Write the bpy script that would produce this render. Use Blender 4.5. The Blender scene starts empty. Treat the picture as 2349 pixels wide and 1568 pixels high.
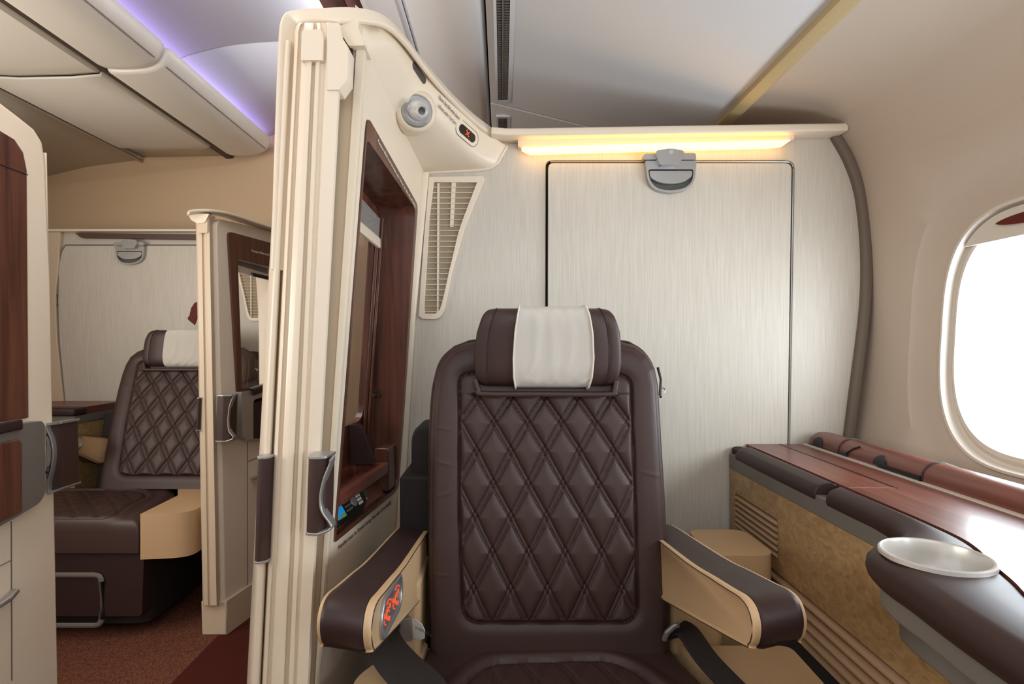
import bpy, bmesh, math, random
import numpy as np
from mathutils import Vector, Matrix, noise
from mathutils.geometry import tessellate_polygon
random.seed(4)
SC = bpy.context.scene
COL = SC.collection
# ---------------------------------------------------------------- camera, world, light, exposure
# Working units: x to the right, y along the cabin away from the camera, h height relative to the eye.
S = 0.8            # metres per working unit
EYE = 1.42         # eye height above the carpet in working units
F = 1245.0         # focal length in pixels of the 2349 px wide frame
CX, CY = 1152.0, 788.0
def W(p): return Vector((p[0]*S, p[1]*S, (p[2]+EYE)*S))
cd = bpy.data.cameras.new('camera'); cam = bpy.data.objects.new('camera', cd); COL.objects.link(cam)
cam.location = W((0, 0, 0)); cam.rotation_euler = (math.pi/2, 0, 0)
cd.sensor_width = 36; cd.lens = 36*F/2349; cd.clip_start = 0.02
cd.shift_x = (2349/2-CX)/2349; cd.shift_y = (CY-1568/2)/2349
SC.camera = cam
SC.view_settings.view_transform = 'Standard'; SC.view_settings.look = 'None'
SC.view_settings.gamma = 1; SC.view_settings.use_curve_mapping = False
SC.view_settings.exposure = 0.0
SC.cycles.use_denoising = True
SC.cycles.max_bounces = 8; SC.cycles.diffuse_bounces = 5; SC.cycles.transparent_max_bounces = 12
wd = bpy.data.worlds.new('cabin_air'); SC.world = wd; wd.use_nodes = True
wb = wd.node_tree.nodes['Background']; wb.inputs[0].default_value = (0.96, 0.98, 1.0, 1); wb.inputs[1].default_value = 1.12
def area(name, loc, rot, sx, sy, power, col):
    l = bpy.data.lights.new(name, 'AREA'); l.shape = 'RECTANGLE'; l.size = sx*S; l.size_y = sy*S
    l.energy = power; l.color = col
    o = bpy.data.objects.new(name, l); COL.objects.link(o); o.location = W(loc); o.rotation_euler = rot
    return o
WIN_Y = (1.40, 0.58, -0.24)
for i, wy in enumerate(WIN_Y):     # daylight outside each cabin window
    area('window_daylight', (1.50, wy, -0.02), (0, math.radians(108), 0), .62, .62, 10, (.84, .93, 1.0))
area('aisle_fill', (-0.95, 1.2, 1.42), (0, 0, 0), .25, 1.6, 6.0, (1.0, .88, .76))  # unseen fill lamp added to brighten the left cabin
area('arch_fill', (-.745, 1.6, 1.40), (0, math.radians(135), 0), .05, 4.2, 9, (.92, .94, 1.0))  # unseen lamp, added facing up to brighten the aisle arch
area('far_side_fill', (-2.9, 1.0, .2), (0, math.radians(-108), 0), .7, 1.8, 36, (1.0, .93, .85))  # added lamp brightening the bins; stands in for unseen far-side windows
# unseen fill lamp added behind the camera to brighten the suite ceiling
area('ceiling_fill', (0.3, -0.9, 0.75), (math.radians(108), 0, 0), 1.6, .5, 8.0, (.95, .96, 1.0))

# ---------------------------------------------------------------- helpers
def lin(c):
    return tuple(((v/255)/12.92 if v/255 <= .04045 else (((v/255)+.055)/1.055)**2.4) for v in c)+(1,)
def P(px, py, Y): return ((px-CX)/F*Y, Y, (CY-py)/F*Y)
def grp(o, label=None, cat=None, group=None, kind=None):
    if label: o['label'] = label
    if cat: o['category'] = cat
    if group: o['group'] = group
    if kind: o['kind'] = kind
    return o
def thing(name, loc, label, cat, group=None, kind=None):
    o = bpy.data.objects.new(name, None); COL.objects.link(o); o.location = W(loc); o.empty_display_size = .05
    o['_root'] = 1
    return grp(o, label, cat, group, kind)
def rootloc(o):
    while o.parent: o = o.parent
    return o.location
def mk(name, geo, mat, parent=None, ang=38, bevel=0, seg=2, solid=0, sub=0, smooth=True):
    vs, fs = geo
    mats = mat if isinstance(mat, list) else [mat]
    me = bpy.data.meshes.new(name)
    pts = [W(v) for v in vs]
    if parent is not None: o0 = rootloc(parent)
    else:
        xs = [p.x for p in pts]; ys = [p.y for p in pts]; zs = [p.z for p in pts]
        o0 = Vector(((min(xs)+max(xs))/2, (min(ys)+max(ys))/2, min(zs)))
    me.from_pydata([p-o0 for p in pts], [], [list(f) for f in fs]); me.update()
    bm = bmesh.new(); bm.from_mesh(me)
    bmesh.ops.remove_doubles(bm, verts=bm.verts, dist=1e-5)
    bmesh.ops.recalc_face_normals(bm, faces=bm.faces)
    bm.to_mesh(me); bm.free()
    for m in mats: me.materials.append(m)
    if smooth:
        me.shade_smooth(); me.set_sharp_from_angle(angle=math.radians(ang))
    o = bpy.data.objects.new(name, me); COL.objects.link(o)
    if parent is not None: o.parent = parent
    else: o.location = o0
    if solid:
        m = o.modifiers.new('s', 'SOLIDIFY'); m.thickness = solid*S; m.offset = 0
    if bevel:
        m = o.modifiers.new('b', 'BEVEL'); m.width = bevel*S; m.segments = seg; m.limit_method = 'ANGLE'; m.angle_limit = math.radians(32); m.harden_normals = False
    if sub:
        m = o.modifiers.new('u', 'SUBSURF'); m.levels = sub; m.render_levels = sub
    return o
def join(*gs):
    V, Fc = [], []
    for v, f in gs:
        n = len(V); V += list(v); Fc += [[i+n for i in q] for q in f]
    return V, Fc
def box(x0, x1, y0, y1, h0, h1):
    v = [(x, y, h) for x in (x0, x1) for y in (y0, y1) for h in (h0, h1)]
    return v, [(0, 1, 3, 2), (4, 6, 7, 5), (0, 4, 5, 1), (2, 3, 7, 6), (0, 2, 6, 4), (1, 5, 7, 3)]
def prism(loops, f0, f1):
    """solid between two images of a 2D region (outer loop, then holes)"""
    if not isinstance(loops[0][0], (list, tuple)): loops = [loops]
    flat = [p for l in loops for p in l]; n = len(flat)
    tris = tessellate_polygon([[Vector((p[0], p[1], 0)) for p in l] for l in loops])
    V = [f0(*p) for p in flat]+[f1(*p) for p in flat]
    Fc = [tuple(t) for t in tris]+[tuple(i+n for i in reversed(t)) for t in tris]
    k = 0
    for l in loops:
        m = len(l)
        for i in range(m):
            a, b = k+i, k+(i+1) % m
            Fc.append((a, b, b+n, a+n))
        k += m
    return V, Fc
def loft(rows, cu=False, cv=False, caps=False):
    n = len(rows[0]); V = [tuple(p) for r in rows for p in r]; Fc = []
    R = len(rows)
    for j in range(R if cv else R-1):
        j2 = (j+1) % R
        for i in range(n if cu else n-1):
            i2 = (i+1) % n
            Fc.append((j*n+i, j*n+i2, j2*n+i2, j2*n+i))
    if caps:
        Fc.append(tuple(range(n))); Fc.append(tuple((R-1)*n+i for i in range(n)))
    return V, Fc
def rnd(pts, r, n=5):
    """round the corners of a 2D polygon; r one radius or a list"""
    out = []; m = len(pts)
    for i, p in enumerate(pts):
        rr = r[i] if isinstance(r, (list, tuple)) else r
        p = Vector(p[:2]); a = Vector(pts[i-1][:2]); b = Vector(pts[(i+1) % m][:2])
        if rr <= 0: out.append((p.x, p.y)); continue
        da = (a-p); db = (b-p)
        d = min(rr, da.length*.49, db.length*.49)
        p0 = p+da.normalized()*d; p1 = p+db.normalized()*d
        for k in range(n+1):
            t = k/n; q = p0*(1-t)**2+p*2*t*(1-t)+p1*t*t
            out.append((q.x, q.y))
    return out
def crom(pts, n=6):
    """Catmull-Rom through points"""
    A = [np.array(p, float) for p in pts]; A = [2*A[0]-A[1]]+A+[2*A[-1]-A[-2]]; out = []
    for i in range(1, len(A)-2):
        for k in range(n):
            t = k/n
            out.append(tuple(.5*((2*A[i])+(-A[i-1]+A[i+1])*t+(2*A[i-1]-5*A[i]+4*A[i+1]-A[i+2])*t*t+(-A[i-1]+3*A[i]-3*A[i+1]+A[i+2])*t**3)))
    out.append(tuple(A[-2])); return out
def sweep(path, sec, up=(0, 0, 1), caps=True, closed=False, ups=None):
    rows = []; n = len(path)
    for i in range(n):
        a = Vector(path[i-1] if (i or closed) else path[0]); b = Vector(path[(i+1) % n] if (i < n-1 or closed) else path[-1])
        t = (b-a).normalized(); u = Vector(ups[i] if ups else up)
        s = t.cross(u).normalized(); w = s.cross(t)
        rows.append([tuple(Vector(path[i])+s*q[0]+w*q[1]) for q in sec])
    return loft(rows, cu=True, cv=closed, caps=caps and not closed)
def circ(r, n=10, ry=None): return [(r*math.cos(2*math.pi*k/n), (ry or r)*math.sin(2*math.pi*k/n)) for k in range(n)]
def rsec(w, t, r=None, n=3):
    r = r or min(w, t)*.35
    return rnd([(-w/2, -t/2), (w/2, -t/2), (w/2, t/2), (-w/2, t/2)], r, n)
def tube(path, r, n=8, up=(0, 0, 1), closed=False): return sweep(path, circ(r, n), up, True, closed)
def disc(c, ax, r, t, n=28, r2=None):
    """solid of revolution: short cylinder from c along ax with thickness t"""
    ax = Vector(ax).normalized(); u = ax.orthogonal().normalized(); w = ax.cross(u); c = Vector(c)
    r2 = r if r2 is None else r2
    rows = [[tuple(c+ax*d+(u*math.cos(2*math.pi*k/n)+w*math.sin(2*math.pi*k/n))*q) for k in range(n)] for d, q in ((0, r), (t, r2))]
    return loft(rows, cu=True, caps=True)
def lathe(c, ax, prof, n=32):
    ax = Vector(ax).normalized(); u = ax.orthogonal().normalized(); w = ax.cross(u); c = Vector(c)
    return loft([[tuple(c+ax*d+(u*math.cos(2*math.pi*k/n)+w*math.sin(2*math.pi*k/n))*q) for k in range(n)] for d, q in prof], cu=True)
def txt(s, o, dx, dy, size, mat, parent, name='lettering', center=False, wx=1):
    """small raised lettering: o start, dx reading direction, dy up direction (working units)"""
    cu = bpy.data.curves.new('t', 'FONT'); cu.body = s; cu.size = 1; cu.extrude = 0.01; cu.resolution_u = 2
    if center: cu.align_x = 'CENTER'; cu.align_y = 'CENTER'
    ob = bpy.data.objects.new('t', cu); COL.objects.link(ob)
    dg = bpy.context.evaluated_depsgraph_get(); me = bpy.data.meshes.new_from_object(ob.evaluated_get(dg))
    dx = Vector(dx).normalized(); dz = dx.cross(Vector(dy)).normalized(); dy = dz.cross(dx)
    V = [tuple(Vector(o)+dx*v.co.x*size*wx+dy*v.co.y*size+dz*v.co.z*size) for v in me.vertices]
    Fc = [tuple(p.vertices) for p in me.polygons]
    bpy.data.objects.remove(ob); bpy.data.meshes.remove(me); bpy.data.curves.remove(cu)
    return mk(name, (V, Fc), mat, parent, smooth=False)

# ---------------------------------------------------------------- materials
def mat(name, rgb, rough=.5, metal=0, spec=.5, bump=None, var=None, coat=0, sheen=0):
    """bump: (scale xyz, strength, distance, detail); var: (scale xyz, rgb2, lo, hi)"""
    m = bpy.data.materials.new(name); m.use_nodes = True; nt = m.node_tree; b = nt.nodes['Principled BSDF']
    b.inputs['Base Color'].default_value = lin(rgb); b.inputs['Roughness'].default_value = rough
    b.inputs['Metallic'].default_value = metal; b.inputs['Specular IOR Level'].default_value = spec
    b.inputs['Coat Weight'].default_value = coat; b.inputs['Coat Roughness'].default_value = .12
    b.inputs['Sheen Weight'].default_value = sheen
    tc = nt.nodes.new('ShaderNodeTexCoord')
    def nz(scale, detail=4, dist=0):
        mp = nt.nodes.new('ShaderNodeMapping'); mp.inputs['Scale'].default_value = scale
        nt.links.new(tc.outputs['Object'], mp.inputs[0])
        n = nt.nodes.new('ShaderNodeTexNoise'); n.inputs['Scale'].default_value = 1; n.inputs['Detail'].default_value = detail; n.inputs['Distortion'].default_value = dist
        nt.links.new(mp.outputs[0], n.inputs['Vector']); return n
    if var:
        n = nz(var[0], 5, var[4] if len(var) > 4 else 0); r = nt.nodes.new('ShaderNodeMapRange')
        r.inputs[1].default_value = var[2]; r.inputs[2].default_value = var[3]; nt.links.new(n.outputs[0], r.inputs[0])
        mx = nt.nodes.new('ShaderNodeMix'); mx.data_type = 'RGBA'; mx.inputs[6].default_value = lin(rgb); mx.inputs[7].default_value = lin(var[1])
        nt.links.new(r.outputs[0], mx.inputs[0]); nt.links.new(mx.outputs[2], b.inputs['Base Color'])
    if bump:
        n = nz(bump[0], bump[3] if len(bump) > 3 else 3); bp = nt.nodes.new('ShaderNodeBump')
        bp.inputs['Strength'].default_value = bump[1]; bp.inputs['Distance'].default_value = bump[2]
        nt.links.new(n.outputs[0], bp.inputs['Height']); nt.links.new(bp.outputs[0], b.inputs['Normal'])
    return m
def emit(name, rgb, st):
    m = bpy.data.materials.new(name); m.use_nodes = True; b = m.node_tree.nodes['Principled BSDF']
    b.inputs['Base Color'].default_value = lin(rgb); b.inputs['Emission Color'].default_value = lin(rgb); b.inputs['Emission Strength'].default_value = st
    return m
M = {}
M['cream'] = mat('cream_paint', (229, 215, 194), .34, bump=((220,)*3, .06, .0006))
M['cream2'] = mat('cream_paint_warm', (205, 186, 160), .4, bump=((220,)*3, .06, .0006))
M['paper'] = mat('silk_wall_laminate', (206, 200, 188), .42, spec=.45, var=((330, 330, 9), (190, 182, 168), .3, .75), bump=((330, 330, 9), .12, .0006))
M['wood'] = mat('mahogany_vertical', (104, 64, 50), .3, coat=.2, var=((46, 46, 2.0), (70, 40, 31), .34, .68, .6))
M['wood_h'] = mat('mahogany_lengthwise', (122, 68, 54), .36, coat=.12, var=((60, 2.4, 60), (92, 48, 38), .35, .68, .6))
M['leather'] = mat('dark_brown_leather', (63, 45, 41), .45, spec=.34, bump=((420,)*3, .18, .0007))
M['leather_d'] = mat('dark_brown_trim_leather', (50, 33, 31), .48, spec=.35, bump=((500,)*3, .2, .0006))
M['thread'] = mat('dark_thread', (38, 26, 25), .7)
M['beige'] = mat('beige_leather', (190, 158, 120), .5, bump=((420,)*3, .15, .0006))
M['cloth'] = mat('pale_grey_cloth', (198, 193, 184), .85, bump=((900,)*3, .25, .0005), sheen=.2)
M['hem'] = mat('pale_cloth_hem', (222, 215, 202), .85)
M['black'] = mat('black_plastic', (18, 17, 18), .4)
M['dark'] = mat('dark_gap', (22, 18, 17), .8)
M['shell'] = mat('dark_shell_fabric', (24, 17, 16), .75, bump=((600,)*3, .2, .0006))
M['grey'] = mat('grey_satin_plastic', (108, 103, 97), .42)
M['metal'] = mat('satin_silver', (176, 176, 175), .32, metal=.7)
M['chrome'] = mat('bright_chrome', (225, 228, 232), .12, metal=1)
M['burl'] = mat('birdseye_burl', (176, 146, 104), .42, var=((24, 24, 38), (146, 114, 74), .35, .72, 2.2))
M['louver'] = mat('louver_beige', (172, 140, 108), .45)
M['gapb'] = mat('brown_gap', (96, 80, 64), .8)
M['ceiling'] = mat('ceiling_grey', (212, 214, 217), .5, bump=((500,)*3, .08, .0006))
M['ceiling2'] = mat('ceiling_grey_lightened', (228, 231, 236), .5)  # ceiling grey, lightened to make up for little light reaching the bins
M['bin'] = mat('bin_ivory', (214, 208, 196), .34)
M['binflat'] = mat('panel_ivory', (208, 201, 188), .42)
M['mauve'] = mat('mauve_panel', (120, 82, 84), .5)
M['arch'] = mat('arch_ceiling', (205, 205, 212), .6)
M['tan'] = mat('tan_bulkhead', (198, 170, 136), .6, bump=((300,)*3, .1, .0006))
M['side'] = mat('sidewall_warm_grey', (193, 179, 163), .5, bump=((260,)*3, .1, .0006))
M['bezel'] = mat('window_bezel_ivory', (214, 206, 194), .4)
M['rail'] = mat('ceiling_rail_beige', (178, 158, 116), .5, bump=((600, 3, 600), .4, .001))
M['red'] = mat('aisle_red_carpet', (82, 37, 29), .95, spec=.1, bump=((700,)*3, .8, .003))
M['carpet'] = mat('suite_woven_carpet', (124, 80, 61), .95, spec=.1, var=((340, 130, 10), (84, 48, 38), .42, .6), bump=((340, 150, 260), .8, .003))
M['strap'] = mat('black_brown_webbing', (30, 20, 20), .7, bump=((900, 900, 900), .3, .0006))
M['mesh'] = mat('grey_blind_mesh', (150, 146, 142), .7, var=((700,)*3, (96, 94, 92), .45, .6))
M['redbrown'] = mat('redbrown_lacquer', (96, 36, 24), .6, spec=.2)
M['led'] = emit('warm_led', (255, 200, 120), 3.8)
M['ledviolet'] = emit('violet_led', (196, 172, 255), 5.0)
M['orange'] = emit('orange_icon', (250, 90, 40), .55)
M['white'] = mat('white_print', (226, 220, 208), .6)
M['ink'] = mat('dark_print', (62, 52, 46), .6)
M['screen'] = emit('blue_screen', (24, 120, 180), .55)
M['screen_g'] = emit('green_screen', (84, 110, 50), .5)
M['green'] = mat('green_knob', (28, 110, 72), .35)
gl = bpy.data.materials.new('window_acrylic'); gl.use_nodes = True; nt = gl.node_tree
for n in list(nt.nodes): nt.nodes.remove(n)
o_ = nt.nodes.new('ShaderNodeOutputMaterial'); t_ = nt.nodes.new('ShaderNodeBsdfTransparent'); g_ = nt.nodes.new('ShaderNodeBsdfGlossy'); x_ = nt.nodes.new('ShaderNodeMixShader'); x_.inputs[0].default_value = .05
g_.inputs['Roughness'].default_value = .03; nt.links.new(t_.outputs[0], x_.inputs[1]); nt.links.new(g_.outputs[0], x_.inputs[2]); nt.links.new(x_.outputs[0], o_.inputs[0])
M['glass'] = gl

# ================================================================ THE CABIN SHELL
FL = -EYE
grp(mk('floor', box(-1.385, -.40, -1, 3.9, FL-.05, FL), M['red']), 'dark red carpet of the aisle', 'floor', kind='structure')
grp(mk('floor', box(-3.3, -1.385, -1, 3.9, FL-.05, FL), M['carpet']), 'brown woven carpet inside the far suite', 'floor', kind='structure')
grp(mk('floor', box(-.40, 1.35, -1, 3.9, FL-.05, FL), M['carpet']), 'brown woven carpet under the near seat', 'floor', kind='structure')
Y0, Y1 = -0.6, 3.8
def strip(name, pts, mt, y0=Y0, y1=Y1, thick=.012, label=None, kind='structure', n=2, parent=None):
    ys = [y0+(y1-y0)*k/(n-1) for k in range(n)]
    o = mk(name, loft([[(p[0], y, p[1]) for p in pts] for y in ys]), mt, parent, ang=50, solid=thick)
    return grp(o, label, None if parent else 'ceiling', kind=kind if not parent else None)
# right: ceiling above the near suite
def chh(x): return 1.07-.247*(x+.052)
gap = .006
for (a, b, lab) in ((Y0, 2.41-gap, 'pale grey ceiling panel above the near suite'), (2.41+gap, Y1, 'pale grey ceiling panel behind the cross seam')):
    V = prism([[( -.052, a), (.845, a), (.845, b), (-.052, b)]], lambda x, y: (x, y, chh(x)), lambda x, y: (x, y, chh(x)+.02))
    grp(mk('ceiling', V, M['ceiling'], bevel=.003), lab, 'ceiling', kind='structure')
mk('ceiling', box(-.06, .86, Y0, Y1, 1.12, 1.13), M['dark']); grp(bpy.data.objects['ceiling.002'] if 'ceiling.002' in bpy.data.objects else COL.objects[-1], kind='structure')
def vent(y0, y1, label):
    t = thing('ceiling_vent', (.008, (y0+y1)/2, chh(.008)-.02), label, 'air vent', 'dark slotted vents in the ceiling')
    z = chh(.008)-.004
    mk('frame', prism([rnd([(-.028, y0), (.040, y0), (.040, y1), (-.028, y1)], .008), rnd([(-.018, y0+.02), (.024, y0+.02), (.024, y1-.02), (-.018, y1-.02)], .004)], lambda x, y: (x, y, z-.006), lambda x, y: (x, y, z+.004)), M['ceiling'], t, bevel=.002)
    mk('slot', box(-.018, .024, y0+.02, y1-.02, z-.001, z+.006), M['black'], t)
    mk('divider', box(-.001, .005, y0+.02, y1-.04, z-.008, z), M['grey'], t)
    g = [];  y = y0+.03
    while y < y1-.03:
        g.append(box(.006, .022, y, y+.004, z-.006, z)); g.append(box(-.016, -.003, y, y+.004, z-.006, z)); y += .014
    mk('teeth', join(*g), M['grey'], t)
vent(1.02, 2.36, 'long dark slotted vent in the pale ceiling, nearer one')
vent(2.50, 3.5, 'dark slotted vent behind the cross seam of the ceiling')
grp(mk('trim_1', sweep([(.852, Y0, .846), (.852, Y1, .846)], [(-.03, -.012), (.0, -.020), (.022, -.012), (.03, .006), (-.03, .012)]), M['rail']), 'beige ribbed rail between ceiling and sidewall', 'rail', kind='structure')
# bin block over the partition
binpts = [(-.062, 1.09), (-.075, 1.076), (-.10, 1.078), (-.33, 1.145)]
strip('ceiling', binpts, M['ceiling2'], label='pale grey underside of the bins above the near partition')
strip('ceiling', [(-.335, 1.14), (-.35, 1.135), (-.36, 1.15), (-.365, 1.17), (-.50, 1.27), (-.535, 1.30)], M['ceiling2'], label='pale curved side of the bins above the near partition')
strip('ceiling', [(-.335, 1.16), (-.375, 1.19)], M['dark'], thick=.004, label='dark seam between ceiling panels')
strip('ceiling', [(-.537, 1.298), (-.60, 1.315)], M['mauve'], label='mauve strip along the aisle side of the bins')
strip('ceiling', [(-.606, 1.316), (-.70, 1.325), (-.72, 1.40), (-.72, 1.50)], M['mauve'], label='mauve ledge at the edge of the aisle ceiling')
# aisle arch in two panels with a seam
arch = crom([(-1.72, 1.41), (-1.69, 1.43), (-1.58, 1.475), (-1.35, 1.525), (-1.0, 1.545), (-.80, 1.53), (-.70, 1.47)], 6)
strip('ceiling', arch, M['arch'], Y0, 2.755, label='arched aisle ceiling panel nearer the camera')
strip('ceiling', arch, M['arch'], 2.765, Y1, label='arched aisle ceiling panel beyond the seam')
# cove light strip hidden behind the bin lip
lt = thing('cove_light', (-1.62, 2.5, 1.375), 'violet light strip glowing in the cove above the bins', 'light')
mk('light_strip', box(-1.655, -1.625, 1.0, Y1-.02, 1.394, 1.401), M['ledviolet'], lt)
mk('channel', box(-1.665, -1.615, 1.0, Y1-.02, 1.386, 1.394), M['bin'], lt)
# overhead bins across the aisle
bs = crom([(-1.875, 1.335), (-1.872, 1.295), (-1.84, 1.280), (-1.74, 1.278), (-1.66, 1.288), (-1.605, 1.318), (-1.578, 1.362), (-1.572, 1.395), (-1.592, 1.402)], 5)
def binobj(y0, y1, label):
    t = thing('overhead_bin', (-1.72, (y0+y1)/2, 1.27), label, 'overhead bin', 'rounded ivory bins above the far suite')
    c = (-1.72, 1.34); rows = []
    for y, sc in ((y0, .80), (y0+.006, .95), (y0+.025, 1), (y1-.05, 1), (y1-.02, .96), (y1-.006, .86), (y1, .7)):
        rows.append([(c[0]+(p[0]-c[0])*sc, y, c[1]+(p[1]-c[1])*sc) for p in bs])
    mk('bin_door', loft(rows, cu=True, caps=True), M['bin'], t, ang=60)
    mk('seam', sweep([(-1.5995, y0+.03, 1.3185), (-1.5995, y1-.05, 1.3185)], circ(.0016, 6)), M['grey'], t)
binobj(Y0, 2.55, 'long ivory bin over the far suite, nearer of the two')
binobj(2.557, 3.72, 'long ivory bin over the far suite, ending at the tan bulkhead')
strip('ceiling', [(-1.93, 1.30), (-1.885, 1.302)], M['gapb'], label='dark gap beside the bins')
for a, b, lab in ((Y0, 2.575, 'flat ivory panel beside the bins, nearer one'), (2.583, 3.55, 'flat ivory panel beside the bins above the far seat')):
    rows = []
    for y, d in ((a, .004), (a+.008, .0), (b-.10, 0), (b-.03, .003), (b, .012)):
        rows.append([(-2.50, y, 1.285+d), (-2.485, y, 1.272+d), (-2.30, y, 1.263+d), (-2.05, y, 1.268+d), (-1.915, y, 1.278+d), (-1.905, y, 1.30+d)])
    grp(mk('ceiling', loft(rows), M['binflat'], solid=.01, ang=60), lab, 'ceiling', kind='structure')
strip('ceiling', [(-2.52, 1.31), (-1.95, 1.32)], M['binflat'], 3.4, Y1, label='ivory filler panel at the tan bulkhead')
strip('trim_2', [(-2.545, 1.292), (-2.515, 1.268)], M['bezel'], label='white edge strip along the ceiling panel')
strip('ceiling', [(-3.3, 1.15), (-2.9, 1.245), (-2.56, 1.29)], M['bin'], label='cream sloping ceiling at the far side')
grp(mk('wall_front', box(-3.3, 1.0, -1.0, -.95, FL, -.05), M['cream2']), 'low front partition of the cabin behind the camera', 'wall', kind='structure')  # unseen; put in to cut low light from the open front
grp(mk('wall_rear', box(-3.3, 1.4, Y1, Y1+.05, FL, 1.62), M['tan']), 'tan bulkhead wall behind the suites', 'wall', kind='structure')
grp(mk('wall_left', box(-3.35, -3.3, Y0, Y1, FL, 1.3), M['side']), 'far left side wall of the cabin', 'wall', kind='structure')

grp(mk('ceiling', box(-3.36, 1.4, Y0, Y1+.05, 1.64, 1.66), M['dark']), 'unseen dark cover added above the ceiling panels to block light leaks', 'ceiling', kind='structure')  # added overhead so outside light cannot leak between the panels
# ---- right sidewall with windows
hx = [(-1.42, 1.0), (-1.0, 1.15), (-.6, 1.255), (-.3, 1.318), (0, 1.350), (.2, 1.354), (.4, 1.342), (.575, 1.318), (.7, 1.275), (.80, 1.205)]
dense = np.array(crom(hx, 8))
def FX(h): return float(np.interp(h, dense[:, 0], dense[:, 1]))
hb, ht = -.56, .62
def se(k, n, a, b, e=2.7):
    t = 2*math.pi*k/n; c, s = math.cos(t), math.sin(t)
    return (math.copysign(abs(c)**(2/e), c)*a, math.copysign(abs(s)**(2/e), s)*b)
geos = []
NR = 96
wc = .02
for wy in WIN_Y:
    rows = []
    y0c, y1c = wy-.41, wy+.41
    rect = []
    for k in range(NR):
        a, b = se(k, NR, .40, .47)
        s = min((.41/abs(a)) if abs(a) > 1e-6 else 9, ((ht-wc) if b > 0 else (wc-hb))/abs(b) if abs(b) > 1e-6 else 9)
        rect.append((wy+a*s, wc+b*s))
    for cy in (y0c, y1c):
        for ch in (hb, ht):
            kk = min(range(NR), key=lambda q: (rect[q][0]-cy)**2+(rect[q][1]-ch)**2); rect[kk] = (cy, ch)
    rows.append([(FX(h), y, h) for y, h in rect])
    for (a, b, off, e) in ((.40, .47, 0, 2.7), (.385, .455, .010, 2.7), (.34, .41, .016, 2.7), (.295, .362, .022, 2.7), (.2875, .355, .034, 2.7), (.2875, .355, .07, 2.7)):
        rows.append([(FX(wc+se(k, NR, a, b, e)[1])+off, wy+se(k, NR, a, b, e)[0], wc+se(k, NR, a, b, e)[1]) for k in range(NR)])
    geos.append(loft(rows, cu=True))
    # corner fill is inside rect row
ylist = [Y0-.2, WIN_Y[2]-.41]
def grid(y0, y1, h0, h1, ny, nh):
    return loft([[(FX(h0+(h1-h0)*j/nh), y0+(y1-y0)*i/ny, h0+(h1-h0)*j/nh) for j in range(nh+1)] for i in range(ny+1)])
e_ = .004
geos.append(grid(Y0-.2, WIN_Y[2]-.41+e_, hb, ht, 1, 24))
geos.append(grid(WIN_Y[0]+.41-e_, Y1, hb, ht, 2, 24))
geos.append(grid(Y0-.2, Y1, FL, hb+e_, 2, 14))
geos.append(grid(Y0-.2, Y1, ht-e_, .80, 2, 10))
up = crom([(1.205, .80), (1.13, .838), (1.04, .857), (.95, .866), (.86, .868)], 5)
geos.append(loft([[(p[0], y, p[1]) for p in up] for y in (Y0-.2, 1.5, Y1)]))
wr = grp(mk('wall_right', join(*geos), M['side'], ang=30), 'curved warm grey cabin sidewall with window openings', 'wall', kind='structure')
for wi, wy in enumerate(WIN_Y):
    t = thing('window_%d' % (wi+1), (1.38, wy, -.34), ['oval cabin window beside the console', 'cabin window nearer the camera, out of view', 'cabin window behind the camera'][wi], 'window', kind='structure')
    rows = []
    for (a, b, off) in ((.300, .3675, .022), (.296, .3635, .016), (.289, .3565, .016), (.286, .3535, .024), (.284, .3515, .040), (.278, .345, .044), (.268, .332, .036), (.262, .320, .036), (.258, .312, .052)):
        rows.append([(FX(wc+se(k, NR, a, b)[1])+off, wy+se(k, NR, a, b)[0], wc+se(k, NR, a, b)[1]) for k in range(NR)])
    mk('frame', loft(rows, cu=True), M['bezel'], t, ang=25)
    rows = [[(FX(wc+se(k, NR, a, b)[1])+.050, wy+se(k, NR, a, b)[0], wc+se(k, NR, a, b)[1]) for k in range(NR)] for a, b in ((.262, .316), (.13, .16), (.02, .02))]
    mk('pane', loft(rows, cu=True), M['glass'], t)
    # pulled-up shade with its lens-shaped grip
    pl = [p for p in [se(k, 200, .279, .347) for k in range(200)] if p[1] > .268]
    pl.sort(key=lambda q: q[0])
    pl = [(pl[0][0], .268)]+pl+[(pl[-1][0], .268)]
    sh = mk('blind', prism([(wy+a, wc+b-.0*(abs(a))) for a, b in pl], lambda y, h: (FX(h)+.026, y, h), lambda y, h: (FX(h)+.034, y, h)), M['bezel'], t, bevel=.002)
    ln = [(wy+.105*math.cos(2*math.pi*k/40), wc+.312+.014*math.copysign(abs(math.sin(2*math.pi*k/40))**1.4, math.sin(2*math.pi*k/40))) for k in range(40)]
    mk('pull', prism(ln, lambda y, h: (FX(h)+.019, y, h), lambda y, h: (FX(h)+.027, y, h)), M['redbrown'], sh, bevel=.002)
# ================================================================ OUR SUITE: back wall
def on(Y): return lambda px, py: P(px, py, Y)
def shp(loops, Y, t, **k):          # outline traced on the plane at distance Y, built t thick away from the camera
    def f0(a, b): return P(a, b, Y)
    def f1(a, b):
        q = P(a, b, Y); return (q[0], Y+t, q[2])
    return prism(loops, f0, f1)
WY = 2.0
outer = [(970, 395), (1000, 322), (1150, 322), (1912, 312)]+[tuple(p) for p in crom([(1912, 312), (1938, 365), (1958, 430), (1972, 520), (1978, 620), (1975, 700), (1966, 785), (1953, 890), (1940, 985), (1915, 1150), (1850, 1672)], 4)[1:]]+[(872, 1672), (920, 1090), (945, 730)]
hole = rnd([(1252, 368), (1823, 368), (1808, 1238), (1250, 1238)], [14, 18, 4, 4])
wb_ = thing('wall_back', (0.45, 2.03, FL), 'pale silk-textured partition wall behind the near seat', 'wall', kind='structure')
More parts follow.
